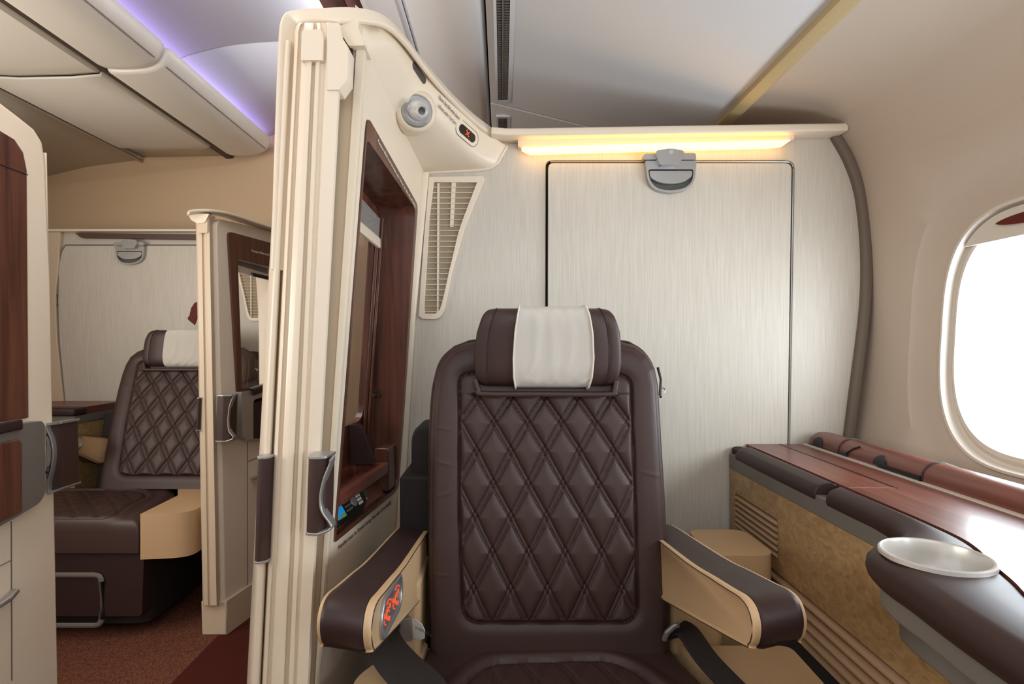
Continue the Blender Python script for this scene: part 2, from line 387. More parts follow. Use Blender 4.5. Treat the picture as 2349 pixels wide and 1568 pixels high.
mk('panel', shp([outer, hole], WY, .05), M['paper'], wb_, bevel=.002)
mk('backing', shp([[(1240, 360), (1835, 360), (1820, 1250), (1240, 1250)]], WY+.018, .02), M['dark'], wb_)
# cap along the wall top and the corner fillet to the left partition
cap = [(x, 1.955) for x in (0,)]
capp = [P(1128, 311, 1.975), P(1160, 314, 1.975), P(1215, 314, 1.975), P(1500, 309, 1.975), P(1760, 305, 1.975), P(1905, 303, 1.975), P(1925, 302, 1.975)]
mk('cap', sweep(capp, rnd([(-.028, -.014), (.05, -.014), (.05, .014), (-.02, .014)], .008, 3), up=(0, 0, 1)), M['cream'], wb_)
mk('corner_trim', sweep([P(920, 1480, 1.985), P(922, 1090, 1.985), P(944, 730, 1.985), P(975, 397, 1.985)], rsec(.03, .025, .01), up=(0, 1, 0)), M['cream'], wb_)
mk('lower_seam', shp([[(1630, 1236), (1672, 1236), (1672, 1240), (1630, 1240)]], WY-.003, .006), M['black'], wb_)
# rubber gasket between the wall and the sidewall
gp = crom([P(1912, 312, 2.0), P(1944, 370, 2.0), P(1968, 440, 2.0), P(1980, 530, 2.0), P(1984, 620, 2.0), P(1981, 700, 2.0), P(1972, 785, 2.0), P(1958, 890, 2.0), P(1940, 1030, 2.0)], 4)
mk('gasket', sweep(gp, rsec(.034, .05, .012), up=(0, 1, 0)), mat('gasket_grey', (112, 100, 88), .7), wb_)
# warm light strip under the cap
ls = thing('light_strip', P(1500, 333, 1.95), 'long warm glowing light strip under the wall cap', 'light')
lt_ = rnd([(1195, 338), (1400, 331), (1816, 320), (1800, 331), (1770, 334), (1214, 349)], [4, 1, 6, 6, 1, 10])
mk('diffuser', shp([lt_], 1.945, .03), M['led'], ls, bevel=.004, seg=3)
mk('housing', shp([rnd([(1188, 318), (1822, 310), (1822, 320), (1188, 336)], 3)], 1.965, .03), M['cream'], ls, bevel=.003)
# fold-down bed panel with its latch
bp_ = thing('folding_panel', P(1535, 1235, 1.99), 'large pale folding bed panel set in the wall, silver latch at its top', 'panel')
pn = rnd([(1258, 374), (1816, 374), (1803, 1234), (1256, 1234)], [12, 16, 3, 3])
mk('panel', shp([pn], 1.985, .02), M['paper'], bp_, bevel=.003)
ed = rnd([(1254, 371), (1820, 371), (1806, 1236), (1253, 1236)], [13, 17, 3, 3])
mk('edge_strip', tube([P(a, b, 1.992) for a, b in ed[4:-6]], .0022, 6), M['metal'], bp_)
def latch(parent, ox, oy, Y, sc=1.0):
    def q(l): return [(ox+(a-1538)*sc, oy+(b-345)*sc) for a, b in l]
    base = rnd([(1480, 368), (1598, 368), (1594, 415), (1578, 434), (1538, 444), (1500, 434), (1486, 415)], [4, 4, 12, 14, 30, 14, 12], 4)
    hol = rnd([(1487, 388), (1591, 388), (1589, 414), (1574, 430), (1538, 438), (1505, 431), (1491, 414)], [5, 5, 10, 12, 30, 12, 10], 4)
    l = mk('latch', shp([q(base), q(hol)], Y-.022, .022), M['metal'], parent, bevel=.003, seg=3)
    mk('well', shp([q(hol)], Y-.006, .004), mat('latch_well', (92, 94, 90), .35, metal=.5), l)
    mk('lever', shp([q(rnd([(1490, 392), (1588, 392), (1588, 404), (1570, 417), (1540, 422), (1510, 418), (1491, 406)], [3, 3, 8, 10, 20, 10, 8], 4))], Y-.024, .014), M['metal'], l, bevel=.003, seg=3)
    mk('strike', shp([q(rnd([(1476, 352), (1597, 350), (1597, 366), (1476, 366)], [8, 8, 2, 2], 4))], Y-.026, .024), M['metal'], l, bevel=.003)
    mk('turn_knob', shp([q(rnd([(1504, 345), (1538, 339), (1570, 345), (1567, 360), (1558, 377), (1515, 378), (1508, 362)], [6, 14, 6, 4, 4, 4, 4], 4))], Y-.045, .025), M['metal'], l, bevel=.006, seg=3)
    k = P(*q([(1540, 348)])[0], Y-.046); mk('button', disc(k, (0, 1, 0), .0085, .004), M['chrome'], l)
latch(bp_, 1538, 345, 1.985)

# air vent grille, curved outline
vo = [(984, 405), (1107, 403), (1112, 410)]+crom([(1112, 410), (1083, 480), (1065, 526), (1050, 580), (1036, 629), (1025, 686), (1019, 712), (1008, 728), (995, 732)], 3)[1:]+[(968, 731), (960, 724), (962, 696), (972, 546)]
vi = [(995, 417), (1094, 418)]+crom([(1094, 418), (1070, 480), (1052, 530), (1040, 580), (1028, 630), (1017, 680), (1009, 708), (998, 719)], 3)[1:]+[(974, 719), (973, 700), (985, 500)]
av = thing('air_vent', P(1020, 730, 1.98), 'curved air vent grille with thin slats beside the wood-framed window of the near suite', 'air vent', 'curved vent grilles of the suites')
mk('frame', shp([vo, vi], 1.984, .016), M['cream'], av, bevel=.004, seg=3)
mk('back', shp([vi], 1.998, .004), mat('vent_back', (158, 144, 120), .7), av)
def xr(y):
    pts = vi[1:-3]; return float(np.interp(y, [p[1] for p in pts], [p[0] for p in pts]))
def xl(y): return float(np.interp(y, [417, 500, 700, 719], [995, 985, 973, 974]))
y = 429
while y < 716:
    mk('slat', tube([P(xl(y)-1, y, 1.988), P(xr(y)+1, y, 1.988)], .0015, 6), M['cream'], av); y += 12.4
mk('rib', shp([[(1003, 420), (1008, 420), (1006, 716), (1002, 716)]], 1.990, .01), M['cream'], av)
mk('rib', shp([[(1036, 418), (1046, 418), (1040, 520), (1032, 520)]], 1.990, .01), M['cream'], av)

# ================================================================ OUR SUITE: left partition with wood-framed window
def FXp(Y, h): return -.598+.077*h+.131*Y
def pf(px, py, d=0):
    """point on the inner face of the left partition (d deeper towards the aisle)"""
    a, b = (px-CX)/F, (CY-py)/F
    Y = (.598+d)/(.131+.077*b-a); return (a*Y, Y, b*Y)
def Q(d): return lambda Y, h: (FXp(Y, h)-d, Y, h)
pt = thing('partition_wall', (-.42, 1.7, FL), 'cream partition wall left of the near seat with mahogany-framed window', 'partition')
body = [(1.405, -1.42), (1.405, .80), (1.70, .722), (1.99, .636), (1.99, -1.42)]
wood_o = rnd([(1.445, .607), (1.945, .496), (1.978, -.53), (1.445, -.53)], [.03, .03, .05, .01])
mk('wall_panel', prism([body, wood_o], Q(0), Q(.15)), M['cream'], pt, bevel=.002)
wood_i = rnd([(1.452, .548), (1.918, .476), (1.955, -.515), (1.452, -.515)], [.02, .03, .04, .01])
wf = mk('window_surround', prism([wood_o, wood_i], Q(-.004), Q(.14)), M['wood'], pt, bevel=.006, seg=3)
win = rnd([(1.46, .455), (1.905, .40), (1.93, -.27), (1.46, -.27)], [.02, .02, .06, .06])
mk('back_panel', prism([wood_i, win], Q(.128), Q(.15)), M['wood'], wf, bevel=.003)
mk('pane', prism([win], Q(.140), Q(.143)), M['glass'], wf)
for d, w in ((.118, .006), (.105, .004)):   # stepped beading beside the glass
    mk('beading', sweep([Q(d)(1.905, .44), Q(d)(1.925, -.36)], rsec(w*2, w*2, .002), up=(0, 1, 0)), M['wood'], wf)
bl = mk('blind', prism([[(1.46, .505), (1.91, .435), (1.91, .365), (1.46, .415)]], Q(.112), Q(.117)), M['mesh'], wf)
mk('blind_bar', sweep([Q(.112)(1.46, .400), Q(.112)(1.91, .352)], rsec(.036, .014, .005), up=(1, 0, 0)), M['cream'], bl)
mk('blind_grip', sweep([Q(.098)(1.55, .408), Q(.098)(1.68, .388)], rsec(.014, .024, .006), up=(0, 0, 1)), M['black'], bl)
# shelf tray
sh_ = mk('shelf', prism([rnd([(1.45, 0), (1.86, 0), (1.86, .128), (1.45, .128)], [.0, .02, 0, 0]), rnd([(1.47, .022), (1.83, .022), (1.83, .115), (1.47, .115)], .015)], lambda y, d: (FXp(y, -.405)-d, y, -.405), lambda y, d: (FXp(y, -.44)-d, y, -.44)), M['wood_h'], wf, bevel=.004, seg=3)
mk('tray_floor', prism([[(1.46, .01), (1.84, .01), (1.84, .125), (1.46, .125)]], lambda y, d: (FXp(y, -.438)-d, y, -.438), lambda y, d: (FXp(y, -.445)-d, y, -.445)), M['wood'], wf)
mk('bookend', prism([rnd([(.03, -.40), (.11, -.40), (.125, -.27), (.09, -.265)], [.01, 0, .0, .02])], lambda d, h: (FXp(1.80, h)-d, 1.80, h), lambda d, h: (FXp(1.82, h)-d, 1.82, h)), M['leather_d'], wf, bevel=.003)
mk('corner_block', prism([rnd([(0.0, -.51), (.06, -.51), (.06, -.36), (0.01, -.36)], [0, 0, .0, .01])], lambda d, h: (FXp(1.87, h)-d, 1.87, h), lambda d, h: (FXp(1.95, h)-d, 1.95, h)), M['wood'], wf, bevel=.004)
# sloping pocket panel below the tray
sl = [(FXp(1.45, -.52)-.012, 1.45, -.52), (FXp(1.86, -.52)-.012, 1.86, -.52), (FXp(1.86, -.43)-.07, 1.86, -.43), (FXp(1.45, -.43)-.07, 1.45, -.43)]
mk('pocket_panel', (sl+[(p[0]-.02, p[1], p[2]-.004) for p in sl], [(0, 1, 2, 3), (4, 5, 6, 7), (0, 1, 5, 4), (1, 2, 6, 5), (2, 3, 7, 6), (3, 0, 4, 7)]), M['wood_h'], wf)
mk('divider', prism([[(.004, -.525), (.075, -.435), (.12, -.435), (.12, -.525)]], lambda d, h: (FXp(1.86, h)-d, 1.860, h), lambda d, h: (FXp(1.868, h)-d, 1.868, h)), M['wood'], wf, bevel=.002)
# jack sockets on the aft reveal
for (a, b) in ((863, 896), (857, 905), (869, 905)):
    p = P(a, b, 1.925); mk('socket', lathe((p[0], 1.93, p[2]), (0, -1, 0), [(0, .004), (.003, .0065), (.004, .0065), (.004, .003), (-.004, .003)], 12), M['chrome'], wf)
mk('socket_plate', prism([rnd([(850, 908), (863, 890), (876, 908)], 4)], on(1.931), on(1.937)), M['black'], wf)
# lettering on wood and below it
o1 = Q(-.0065)(1.585, .553); o2 = Q(-.0065)(1.93, .475)
d1 = Vector(o2)-Vector(o1)
txt('Partition Blind must be kept open during Taxi, take-off and landing', Q(-.0065)(1.52, .565), d1, (0.077, 0, 1), .0148, M['white'], pt)
txt('Handset must be Stowed during Taxi, take-off and landing', Q(-.002)(1.475, -.560), (.131, 1, 0), (0.077, 0, 1), .0185, M['ink'], pt)
# jamb between face and door leaf (recessed tan band and cream edge), lofted from traced edges
def tr(xt, xb, Y): return lambda py: P(xt+(xb-xt)*(py-200)/1200, py, Y)
def column(name, prof, ys, mt, parent, ang=38, topscale=None, bevel=0):
    rows = []
    for j, py in enumerate(ys):
        r = [tr(a, b, Y)(py) for a, b, Y in prof]
        if topscale and j in topscale:
            s = topscale[j]; c = Vector(np.mean(np.array(r), 0)); r = [tuple(c+(Vector(q)-c)*s) for q in r]
        rows.append(r)
    return mk(name, loft(rows, cu=True, caps=True), mt, parent, ang=ang, bevel=bevel)
bot = 788+EYE/1.38*F
column('jamb', [(778, 713, 1.375), (808, 730, 1.375), (812, 733, 1.365), (829, 739, 1.365), (833, 743, 1.375), (837, 747, 1.41), (770, 700, 1.43)], [104, 200, 1400, 2066], M['cream'], pt, bevel=.002)
column('jamb_recess', [(776, 712, 1.372), (809, 731, 1.372), (809, 731, 1.376), (776, 712, 1.376)], [104, 200, 1400, 2060], M['cream2'], pt)
# outer jamb at the aisle side, carrying the rim
jo = column('outer_jamb', [(648, 583, 1.30), (652, 588, 1.292), (658, 600, 1.292), (663, 604, 1.30), (668, 612, 1.42), (640, 575, 1.45)], [92, 200, 1400, 2140], M['cream'], pt, bevel=.003)
column('jamb_groove', [(660, 600, 1.365), (690, 628, 1.365), (780, 715, 1.40), (780, 715, 1.44), (660, 600, 1.44)], [80, 200, 1400, 2060], M['cream2'], pt)
rim = crom([P(643, 620, 1.312), P(650, 380, 1.312), P(657, 180, 1.315), P(661, 92, 1.315), P(667, 56, 1.318), P(690, 41, 1.32), P(760, 37, 1.335), P(830, 38, 1.375), P(882, 52, 1.43), P(925, 92, 1.51), P(970, 150, 1.62), P(1025, 214, 1.75), P(1080, 268, 1.88), P(1128, 305, 1.975)], 5)
mk('rim', sweep(rim, rnd([(-.022, -.006), (.022, -.006), (.022, .008), (-.022, .008)], .005, 3), ups=None, up=(.55, -.55, .4)), M['cream'], pt)
hd = rnd([(690, 43), (822, 42), (822, 64), (838, 104), (800, 105), (766, 52), (694, 58)], [8, 4, 4, 3, 3, 4, 4])
mk('header', shp([hd], 1.345, .07), M['cream'], pt, bevel=.004)

# service canopy with lamp and sign
cn = thing('service_canopy', P(1010, 300, 1.8), 'cream overhead canopy with reading lamp, warning text and seat belt sign', 'canopy')
inn = [pf(828, 92), pf(838, 118), pf(862, 166), pf(886, 217), pf(912, 270), pf(938, 325), pf(958, 366), pf(973, 396)]
cre = [P(868, 88, 1.43), P(901, 106, 1.47), P(938, 160, 1.57), P(970, 214, 1.67), P(1012, 272, 1.76), P(1060, 326, 1.86), P(1102, 366, 1.94), P(1133, 388, 1.995)]
rlo = [P(872, 56, 1.43), P(912, 84, 1.50), P(950, 132, 1.59), P(990, 182, 1.68), P(1030, 229, 1.76), P(1080, 278, 1.87), P(1112, 303, 1.94), P(1163, 335, 1.995)]
top = [(p[0]-.02, p[1]+.0, p[2]+.012) for p in rlo]
inu = [(p[0]-.015, p[1], p[2]+.09) for p in inn]
rows = []
def mixp(a, b, t): return tuple(a[i]*(1-t)+b[i]*t for i in range(3))
for i in range(8):
    c = cre[i]; A = inn[i]; B = rlo[i]
    ca = mixp(c, A, .22); cb = mixp(c, B, .30)
    arc = [tuple(np.array(ca)*(1-t)**2+2*t*(1-t)*np.array(c)+t*t*np.array(cb)) for t in (0, .25, .5, .75, 1)]
    rows.append([A, mixp(A, ca, .5)]+arc+[mixp(cb, B, .5), B, top[i], inu[i]])
R2 = []
for j in range(len(rows[0])): R2.append(crom([r[j] for r in rows], 4))
R2 = list(map(list, zip(*R2)))
mk('shell', loft(R2, cu=True, caps=True), M['cream'], cn, ang=50)
# nose cap seam, end trim
mk('end_trim', tube([rows[7][0], rows[7][2], rows[7][4], rows[7][6], rows[7][8]], .006, 8), M['cream'], cn)
side_n = (Vector(cre[4])-Vector(cre[3])).cross(Vector(rlo[3])-Vector(cre[3])).normalized()
if side_n.y > 0: side_n = -side_n
def frame_at(px, py, Y):   # local axes on the canopy side face
    t = (Vector(cre[5])-Vector(cre[4])).normalized(); n = (t.cross(Vector(rlo[4])-Vector(cre[4]))).normalized()
    if n.y > 0: n = -n
    u = n.cross(t).normalized()
    if u.z < 0: u = -u
    return t, u, n
t_, u_, n_ = frame_at(0, 0, 0)
def plane_hit(px, py, c=None, off=0):
    """where the view ray through a traced point meets the canopy's side plane"""
    c = Vector(c); d = Vector(P(px, py, 1)); k = (c+n_*off).dot(n_)/d.dot(n_); return d*k
# per-location plane: through nearest crease/rim pair
def ploc(i, f=.5, off=0.0):
    """point on side face between rows i and its local axes"""
    i0 = int(i); fr_ = i-i0; i1 = min(i0+1, 7)
    c = Vector(mixp(cre[i0], cre[i1], fr_)); r = Vector(mixp(rlo[i0], rlo[i1], fr_))
    t = (Vector(cre[i1])-Vector(cre[i0])); t = (t+(Vector(rlo[i1])-Vector(rlo[i0]))).normalized()
    n = t.cross(r-c).normalized()
    if n.y > 0: n = -n
    u = n.cross(t).normalized()
    if u.z < 0: u = -u
    return c.lerp(r, f)+n*off, t, u, n
def stad(l, w, n=8):
    return [((l-w)*math.copysign(1, math.cos(a))*.5+w*.5*math.cos(a), w*.5*math.sin(a)) for a in [2*math.pi*(k+.5)/(2*n) for k in range(2*n)]]
def plate(i, f, L, Wd, off, th, mt, nm, parent, loops=None):
    c, t, u, n = ploc(i, f)
    lp = loops or [stad(L, Wd)]
    return mk(nm, prism(lp, lambda a, b: tuple(c+t*a+u*b+n*(off+th)), lambda a, b: tuple(c+t*a+u*b+n*off)), mt, parent, bevel=.0012)
plate(2.45, .58, .085, .022, -.002, .003, mat('speaker_grey', (78, 70, 66), .6), 'speaker_grille', cn)
sg = plate(5.05, .45, .120, .054, -.001, .003, M['cream'], 'seatbelt_sign', cn)
plate(5.05, .45, .088, .031, .002, .0015, M['black'], 'sign_face', sg)
c, t, u, n = ploc(5.05, .45)
st2 = stad(.120, .054); mk('sign_outline', tube([tuple(c+t*a+u*b+n*.002) for a, b in st2], .0010, 5, closed=True), M['grey'], sg)
ic = []
def qd(a, b, w=.0022):
    a = Vector(a); b = Vector(b); d = (b-a).normalized(); s = Vector((-d.y, d.x))*w*.5
    return [tuple(a+s), tuple(b+s), tuple(b-s), tuple(a-s)]
for sgm in ([(-.008, .009), (-.003, .003)], [(.008, .009), (.003, .003)], [(-.008, -.009), (-.003, -.003)], [(.008, -.009), (.003, -.003)], [(-.003, .003), (.003, .003)], [(-.003, -.003), (.003, -.003)], [(-.003, -.003), (-.003, .003)], [(.003, -.003), (.003, .003)], [(-.008, .009), (-.010, .005)], [(.008, -.009), (.010, -.005)]):
    ic.append(prism([qd(*sgm)], lambda a, b: tuple(c+t*a+u*b+n*.0045), lambda a, b: tuple(c+t*a+u*b+n*.0035)))
mk('sign_icon', join(*ic), M['orange'], sg, smooth=False)
c, t, u, n = ploc(3.55, .50)
c2, t2, _, n2 = ploc(4.0, .5)
txt('Fasten Seat Belt while Seated', tuple(c+n*.0035+u*.004), t2, u, .0150, M['ink'], cn, wx=.66)
txt('Lifevest under Your Seat', tuple(c+n*.0045-u*.017+t*.012), t2, u, .0150, M['ink'], cn, wx=.66)
M['lampwhite'] = mat('lamp_cone_bright', (236, 236, 236), .22, metal=.35)
# reading lamp on a bulged seat
lc = Vector(P(956, 255, 1.665)); la = Vector((.35, -1.0, -.42)).normalized()
ln_ = mk('lamp_seat', lathe(tuple(lc-la*.06), tuple(la), [(-.03, .075), (.02, .070), (.045, .062), (.056, .057), (.060, .050), (.057, .046), (.05, .045)], 40), M['cream'], cn, ang=60)
lr = mk('reading_lamp', lathe(tuple(lc), tuple(la), [(-.01, .046), (.001, .046), (.003, .043), (.001, .040), (-.004, .030), (-.004, .001)], 40), M['metal'], cn, ang=30)
lb = (la+Vector((.12, 0, -.10))).normalized()
mk('lamp_cone', lathe(tuple(lc+Vector((.004, 0, .004))), tuple(lb), [(-.006, .030), (.004, .029), (.014, .024), (.026, .019), (.046, .0175), (.048, .016), (.040, .011)], 36), M['lampwhite'], lr, ang=30)
mk('lamp_lens', disc(tuple(lc+Vector((.004, 0, .004))+lb*.030), tuple(lb), .012, .004), M['glass'], lr)
p, t, u, n = ploc(2.0, -.55); 
sp = pf(896, 162, -.0); mk('screw', disc(P(896, 162, 1.60), (0.1, -1, -.6), .0045, .004, 12), M['metal'], cn)

# ---- sliding door leaf, seen edge on
dr = thing('sliding_door', (-.50, 1.30, FL), 'ribbed cream sliding door leaf parked at the near partition, leather handles on both faces', 'door')
prof = [(668, 608, 1.33), (672, 612, 1.285), (678, 619, 1.275), (681, 622, 1.285), (687, 628, 1.285), (689, 631, 1.272), (697, 640, 1.266), (702, 650, 1.262), (712, 658, 1.262), (715, 661, 1.276), (719, 666, 1.276), (722, 670, 1.264), (730, 679, 1.262), (733, 683, 1.270), (742, 686, 1.270), (746, 690, 1.262), (776, 714, 1.262), (781, 719, 1.275), (781, 719, 1.35), (690, 628, 1.355)]
column('door_leaf', prof, [52, 58, 74, 200, 1400, 2110], M['cream'], dr, ang=30, topscale={0: .78, 1: .92}, bevel=.0015)
mk('top_fitting', shp([rnd([(692, 70), (736, 66), (742, 84), (740, 138), (690, 138)], [6, 6, 6, 2, 2])], 1.256, .02), M['cream'], dr, bevel=.004, seg=3)
mk('notch', shp([[(781, 103), (808, 104), (806, 182), (781, 212)]], 1.356, .01), M['dark'], dr)
mk('guide_plate', shp([[(750, 50), (763, 52), (799, 108), (796, 180), (777, 206), (750, 206)]], 1.2585, .05), M['cream'], dr, bevel=.001)
# handles: leather grip with silver ends and a curved silver lip
def handle(parent, x0, x1, y0, y1, Y, lip=True, flip=1, dep=.05):
    g = [(x0, Y+dep), (x0, Y), (x0+(x1-x0)*.5, Y-.006*1), (x1, Y+.004), (x1+.004*flip, Y+dep)]
    hh = (y0, y1)
    b = mk('handle', prism([rnd(g, .004, 2)], lambda a, b_: (a-.03*(y1-y0), b_, y0), lambda a, b_: (a, b_, y1)), M['leather'], parent, bevel=.003)
    for h, dx, dh in ((y0, -.03*(y1-y0), -1), (y1, 0, 1)):
        gg = [(p[0]+dx, p[1]) for p in g]
        c = (sum(p[0] for p in gg)/5, sum(p[1] for p in gg)/5)
        gg = [(c[0]+(p[0]-c[0])*1.07, c[1]+(p[1]-c[1])*1.1) for p in gg]
        mk('handle_cap', prism([rnd(gg, .004, 2)], lambda a, b_: (a, b_, h), lambda a, b_: (a, b_, h+dh*.006)), M['metal'], b, bevel=.002)
    if lip:
        xs = x1+.004
        pth = crom([(xs+.010, Y+.000, y1+.002), (xs+.008, Y+.002, y1-.010), (xs-.006, Y+.004, y1-.045), (xs-.014, Y+.005, (y0+y1)/2), (xs-.010, Y+.003, y0+.05), (xs+.010, Y+.000, y0+.022), (xs+.008, Y, y0+.010), (xs-.02, Y, y0-.001)], 4)
        mk('handle_lip', sweep(pth, rsec(.005, .03, .002), up=(0, 1, 0)), M['metal'], b)
    return b
a0 = P(705, 1053, 1.20); a1 = P(746, 1222, 1.20)
handle(dr, a0[0], a1[0], a1[2], a0[2], 1.205, dep=.055)
a0 = P(590, 1052, 1.262); a1 = P(616, 1286, 1.262)
handle(dr, a0[0], a1[0]+.0, a1[2], a0[2], 1.262, lip=False, dep=.028)

# handset in the pocket
hs = thing('handset', Q(-.01)(1.60, -.50), 'black handset with small blue screen lying in the mahogany pocket', 'remote control')
n1 = (Vector(sl[1])-Vector(sl[0])).cross(Vector(sl[3])-Vector(sl[0])).normalized()
if n1.x < 0: n1 = -n1
e1 = (Vector(sl[1])-Vector(sl[0])).normalized(); e2 = n1.cross(e1); 
if e2.z < 0: e2 = -e2
hc = (Vector(sl[0])+Vector(sl[1])+Vector(sl[2])+Vector(sl[3]))/4-e1*.055-e2*.004
def hp(lo, z0, z1): return prism([lo], lambda a, b: tuple(hc+e1*a+e2*b+n1*z1), lambda a, b: tuple(hc+e1*a+e2*b+n1*z0))
ho = rnd([(-.125, -.036), (.045, -.040), (.095, -.022), (.100, .020), (.06, .040), (-.10, .036), (-.125, .026)], [.012, .03, .02, .02, .03, .02, .01], 4)
hb_ = mk('body', hp(ho, .0, .024), M['black'], hs, bevel=.006, seg=3)
mk('screen', hp(rnd([(-.112, -.020), (-.060, -.022), (-.060, .020), (-.112, .018)], .003), .0235, .0252), M['screen'], hb_)
mk('screen', hp(rnd([(-.110, -.019), (-.062, -.021), (-.062, -.010), (-.110, -.014)], .001), .0252, .0256), M['screen_g'], hb_)
mk('pad_ring', join(*[hp([(.012+.016*math.cos(2*math.pi*k/20), .016*math.sin(2*math.pi*k/20)) for k in range(20)], .0235, .0265)]), M['metal'], hb_, bevel=.001)
bt = []
for i in range(3):
    for j in range(4): bt.append(hp([(.036+i*.011, -.020+j*.011), (.041+i*.011, -.020+j*.011), (.041+i*.011, -.012+j*.011), (.036+i*.011, -.012+j*.011)], .0235, .0262))
for i in range(4):
    for j in range(3): bt.append(hp([(-.048+i*.011, -.016+j*.012), (-.043+i*.011, -.016+j*.012), (-.043+i*.011, -.010+j*.012), (-.048+i*.011, -.010+j*.012)], .0235, .0256))
mk('number_buttons', join(*bt[:12]), M['white'], hb_); mk('menu_buttons', join(*bt[12:]), M['grey'], hb_)
mk('end_cap', hp([(.105+.010*math.cos(2*math.pi*k/16), .010*math.sin(2*math.pi*k/16)) for k in range(16)], .0, .02), M['green'], hb_, bevel=.003)
bars = []
for j in range(4): bars.append(prism([[(.135, -.022+j*.010), (.148, -.022+j*.010), (.148, -.018+j*.010), (.135, -.018+j*.010)]], lambda a, b: tuple(hc+e1*a+e2*b+n1*.0015), lambda a, b: tuple(hc+e1*a+e2*b)))
mk('marking', join(*bars), M['white'], pt, smooth=False)
# ================================================================ SEAT
def BP(px, py):
    """backrest plane, reclined"""
    b = (CY-py)/F; k = .15; Y = 1.5875/(1-k*b) if True else 0
    h = b*Y; return ((px-CX)/F*Y, Y, h)
seat = thing('suite_seat', (.12, 1.25, FL), 'large dark brown quilted leather seat with a pale cloth over its headrest, facing the camera', 'seat', 'quilted suite seats')
outl = [(988, 1478), (983, 1300), (983, 1150), (985, 1000), (990, 920), (997, 870), (1010, 830), (1035, 803), (1066, 788), (1100, 781), (1250, 775), (1420, 783), (1455, 792), (1482, 812), (1500, 842), (1508, 880), (1513, 960), (1520, 1080), (1528, 1220), (1533, 1350), (1533, 1478)]
left = [p for p in outl[:11]][::-1]; right = outl[10:]
NYB, NXB = 330, 270
pys = np.concatenate([[775.5, 776.5, 778, 780, 783], np.linspace(787, 1478, NYB-5)])
Lx = np.interp(pys, [p[1] for p in left], [p[0] for p in left]); Rx = np.interp(pys, [p[1] for p in right], [p[0] for p in right])
uu = np.linspace(0, 1, NXB); uu = .5-.5*np.cos(uu*math.pi)*0.25+(uu-.5)*0.75 if False else uu
PX = Lx[:, None]*(1-uu)+Rx[:, None]*uu; PY = np.repeat(pys[:, None], NXB, 1)
def seg_dist(X, Y_, pts, closed=False):
    D = np.full(X.shape, 1e9)
    for i in range(len(pts)-(0 if closed else 1)):
        ax, ay = pts[i]; bx, by = pts[(i+1) % len(pts)]
        dx, dy = bx-ax, by-ay; t = np.clip(((X-ax)*dx+(Y_-ay)*dy)/(dx*dx+dy*dy+1e-12), 0, 1)
        D = np.minimum(D, np.hypot(X-ax-t*dx, Y_-ay-t*dy))
    return D
def inside(X, Y_, pts):
    c = np.zeros(X.shape, bool); n = len(pts)
    for i in range(n):
        x1, y1 = pts[i]; x2, y2 = pts[(i+1) % n]
        cond = ((y1 > Y_) != (y2 > Y_)) & (X < (x2-x1)*(Y_-y1)/((y2-y1)+1e-12)+x1); c ^= cond
    return c
do = seg_dist(PX, PY, outl)
R = 26.0
hgt = .036*np.sqrt(np.clip(1-(1-np.minimum(do/R, 1))**2, 0, 1))
ins = rnd([(1056, 858), (1100, 852), (1400, 852), (1441, 866), (1450, 1120), (1457, 1412), (1064, 1412), (1055, 1150)], [26, 0, 0, 26, 0, 42, 42, 0], 6)
di = seg_dist(PX, PY, ins, True); inn_ = inside(PX, PY, ins)
hgt += np.where(inn_, 0, .006*(1-np.exp(-(di/14)**2)))*(1-np.exp(-(do/20)**2))
hgt -= .009*np.exp(-(di/3.0)**2)
hgt += np.where(inn_, .005*(1-np.exp(-(di/9.0)**2)), 0)
hgt -= np.where(~inn_, .0035*np.exp(-((do-11)/2.0)**2), 0)*(PY < 1400)      # edge seam
rowy = [793, 850, 907, 964, 1028, 1102, 1175, 1255, 1337, 1420, 1500]; rowi = [-2, -1, 0, 1, 2, 3, 4, 5, 6, 7, 8]
rr = np.interp(PY, rowy, rowi); xc = np.interp(PY, [907, 1175, 1420], [1245, 1251.5, 1255]); spx = np.interp(PY, [907, 1028, 1175, 1337, 1420], [74, 76.8, 80.2, 83, 84.5])
s_ = (PX-xc)/spx
qm = inn_*(PY > 900)*np.clip((di-4)/6, 0, 1)
for fam in (s_-rr/2, s_+rr/2):
    d = np.abs(fam-np.round(fam))*spx*.875
    hgt += qm*(-.0065*np.exp(-((d-4.6)/2.1)**2)-.0022*np.exp(-(d/3.0)**2))
dA = np.abs((s_-rr/2)-np.round(s_-rr/2))*spx*.875; dB = np.abs((s_+rr/2)-np.round(s_+rr/2))*spx*.875
hgt += qm*.0075*(1-np.exp(-(np.minimum(dA, dB)/13)**2))
for k in range(5):     # soft creases on the bolsters
    cy = random.uniform(830, 1450); side = random.choice((0, 1)); cxp = 1015 if side == 0 else 1485
    hgt += .0008*np.exp(-(((PY-cy)-(PX-cxp)*random.uniform(-.4, .4))/4)**2-((PX-cxp)/22)**2)*~inn_
V = []
for j in range(len(pys)):
    for i in range(NXB):
        q = BP(PX[j, i], PY[j, i]); V.append((q[0], q[1]-hgt[j, i], q[2]))
n = NXB; R_ = len(pys)
Fc = [(j*n+i, j*n+i+1, (j+1)*n+i+1, (j+1)*n+i) for j in range(R_-1) for i in range(n-1)]
ring = [i for i in range(n)]+[j*n+n-1 for j in range(1, R_)]+[(R_-1)*n+i for i in range(n-2, -1, -1)]+[j*n for j in range(R_-2, 0, -1)]
base = len(V)
for r in ring: V.append((V[r][0]*.985+.002, V[r][1]+.085, V[r][2]))
m = len(ring)
Fc += [(ring[i], ring[(i+1) % m], base+(i+1) % m, base+i) for i in range(m)]
Fc.append(tuple(base+i for i in range(m)))
br = mk('backrest', (V, Fc), M['leather'], seat, ang=75)
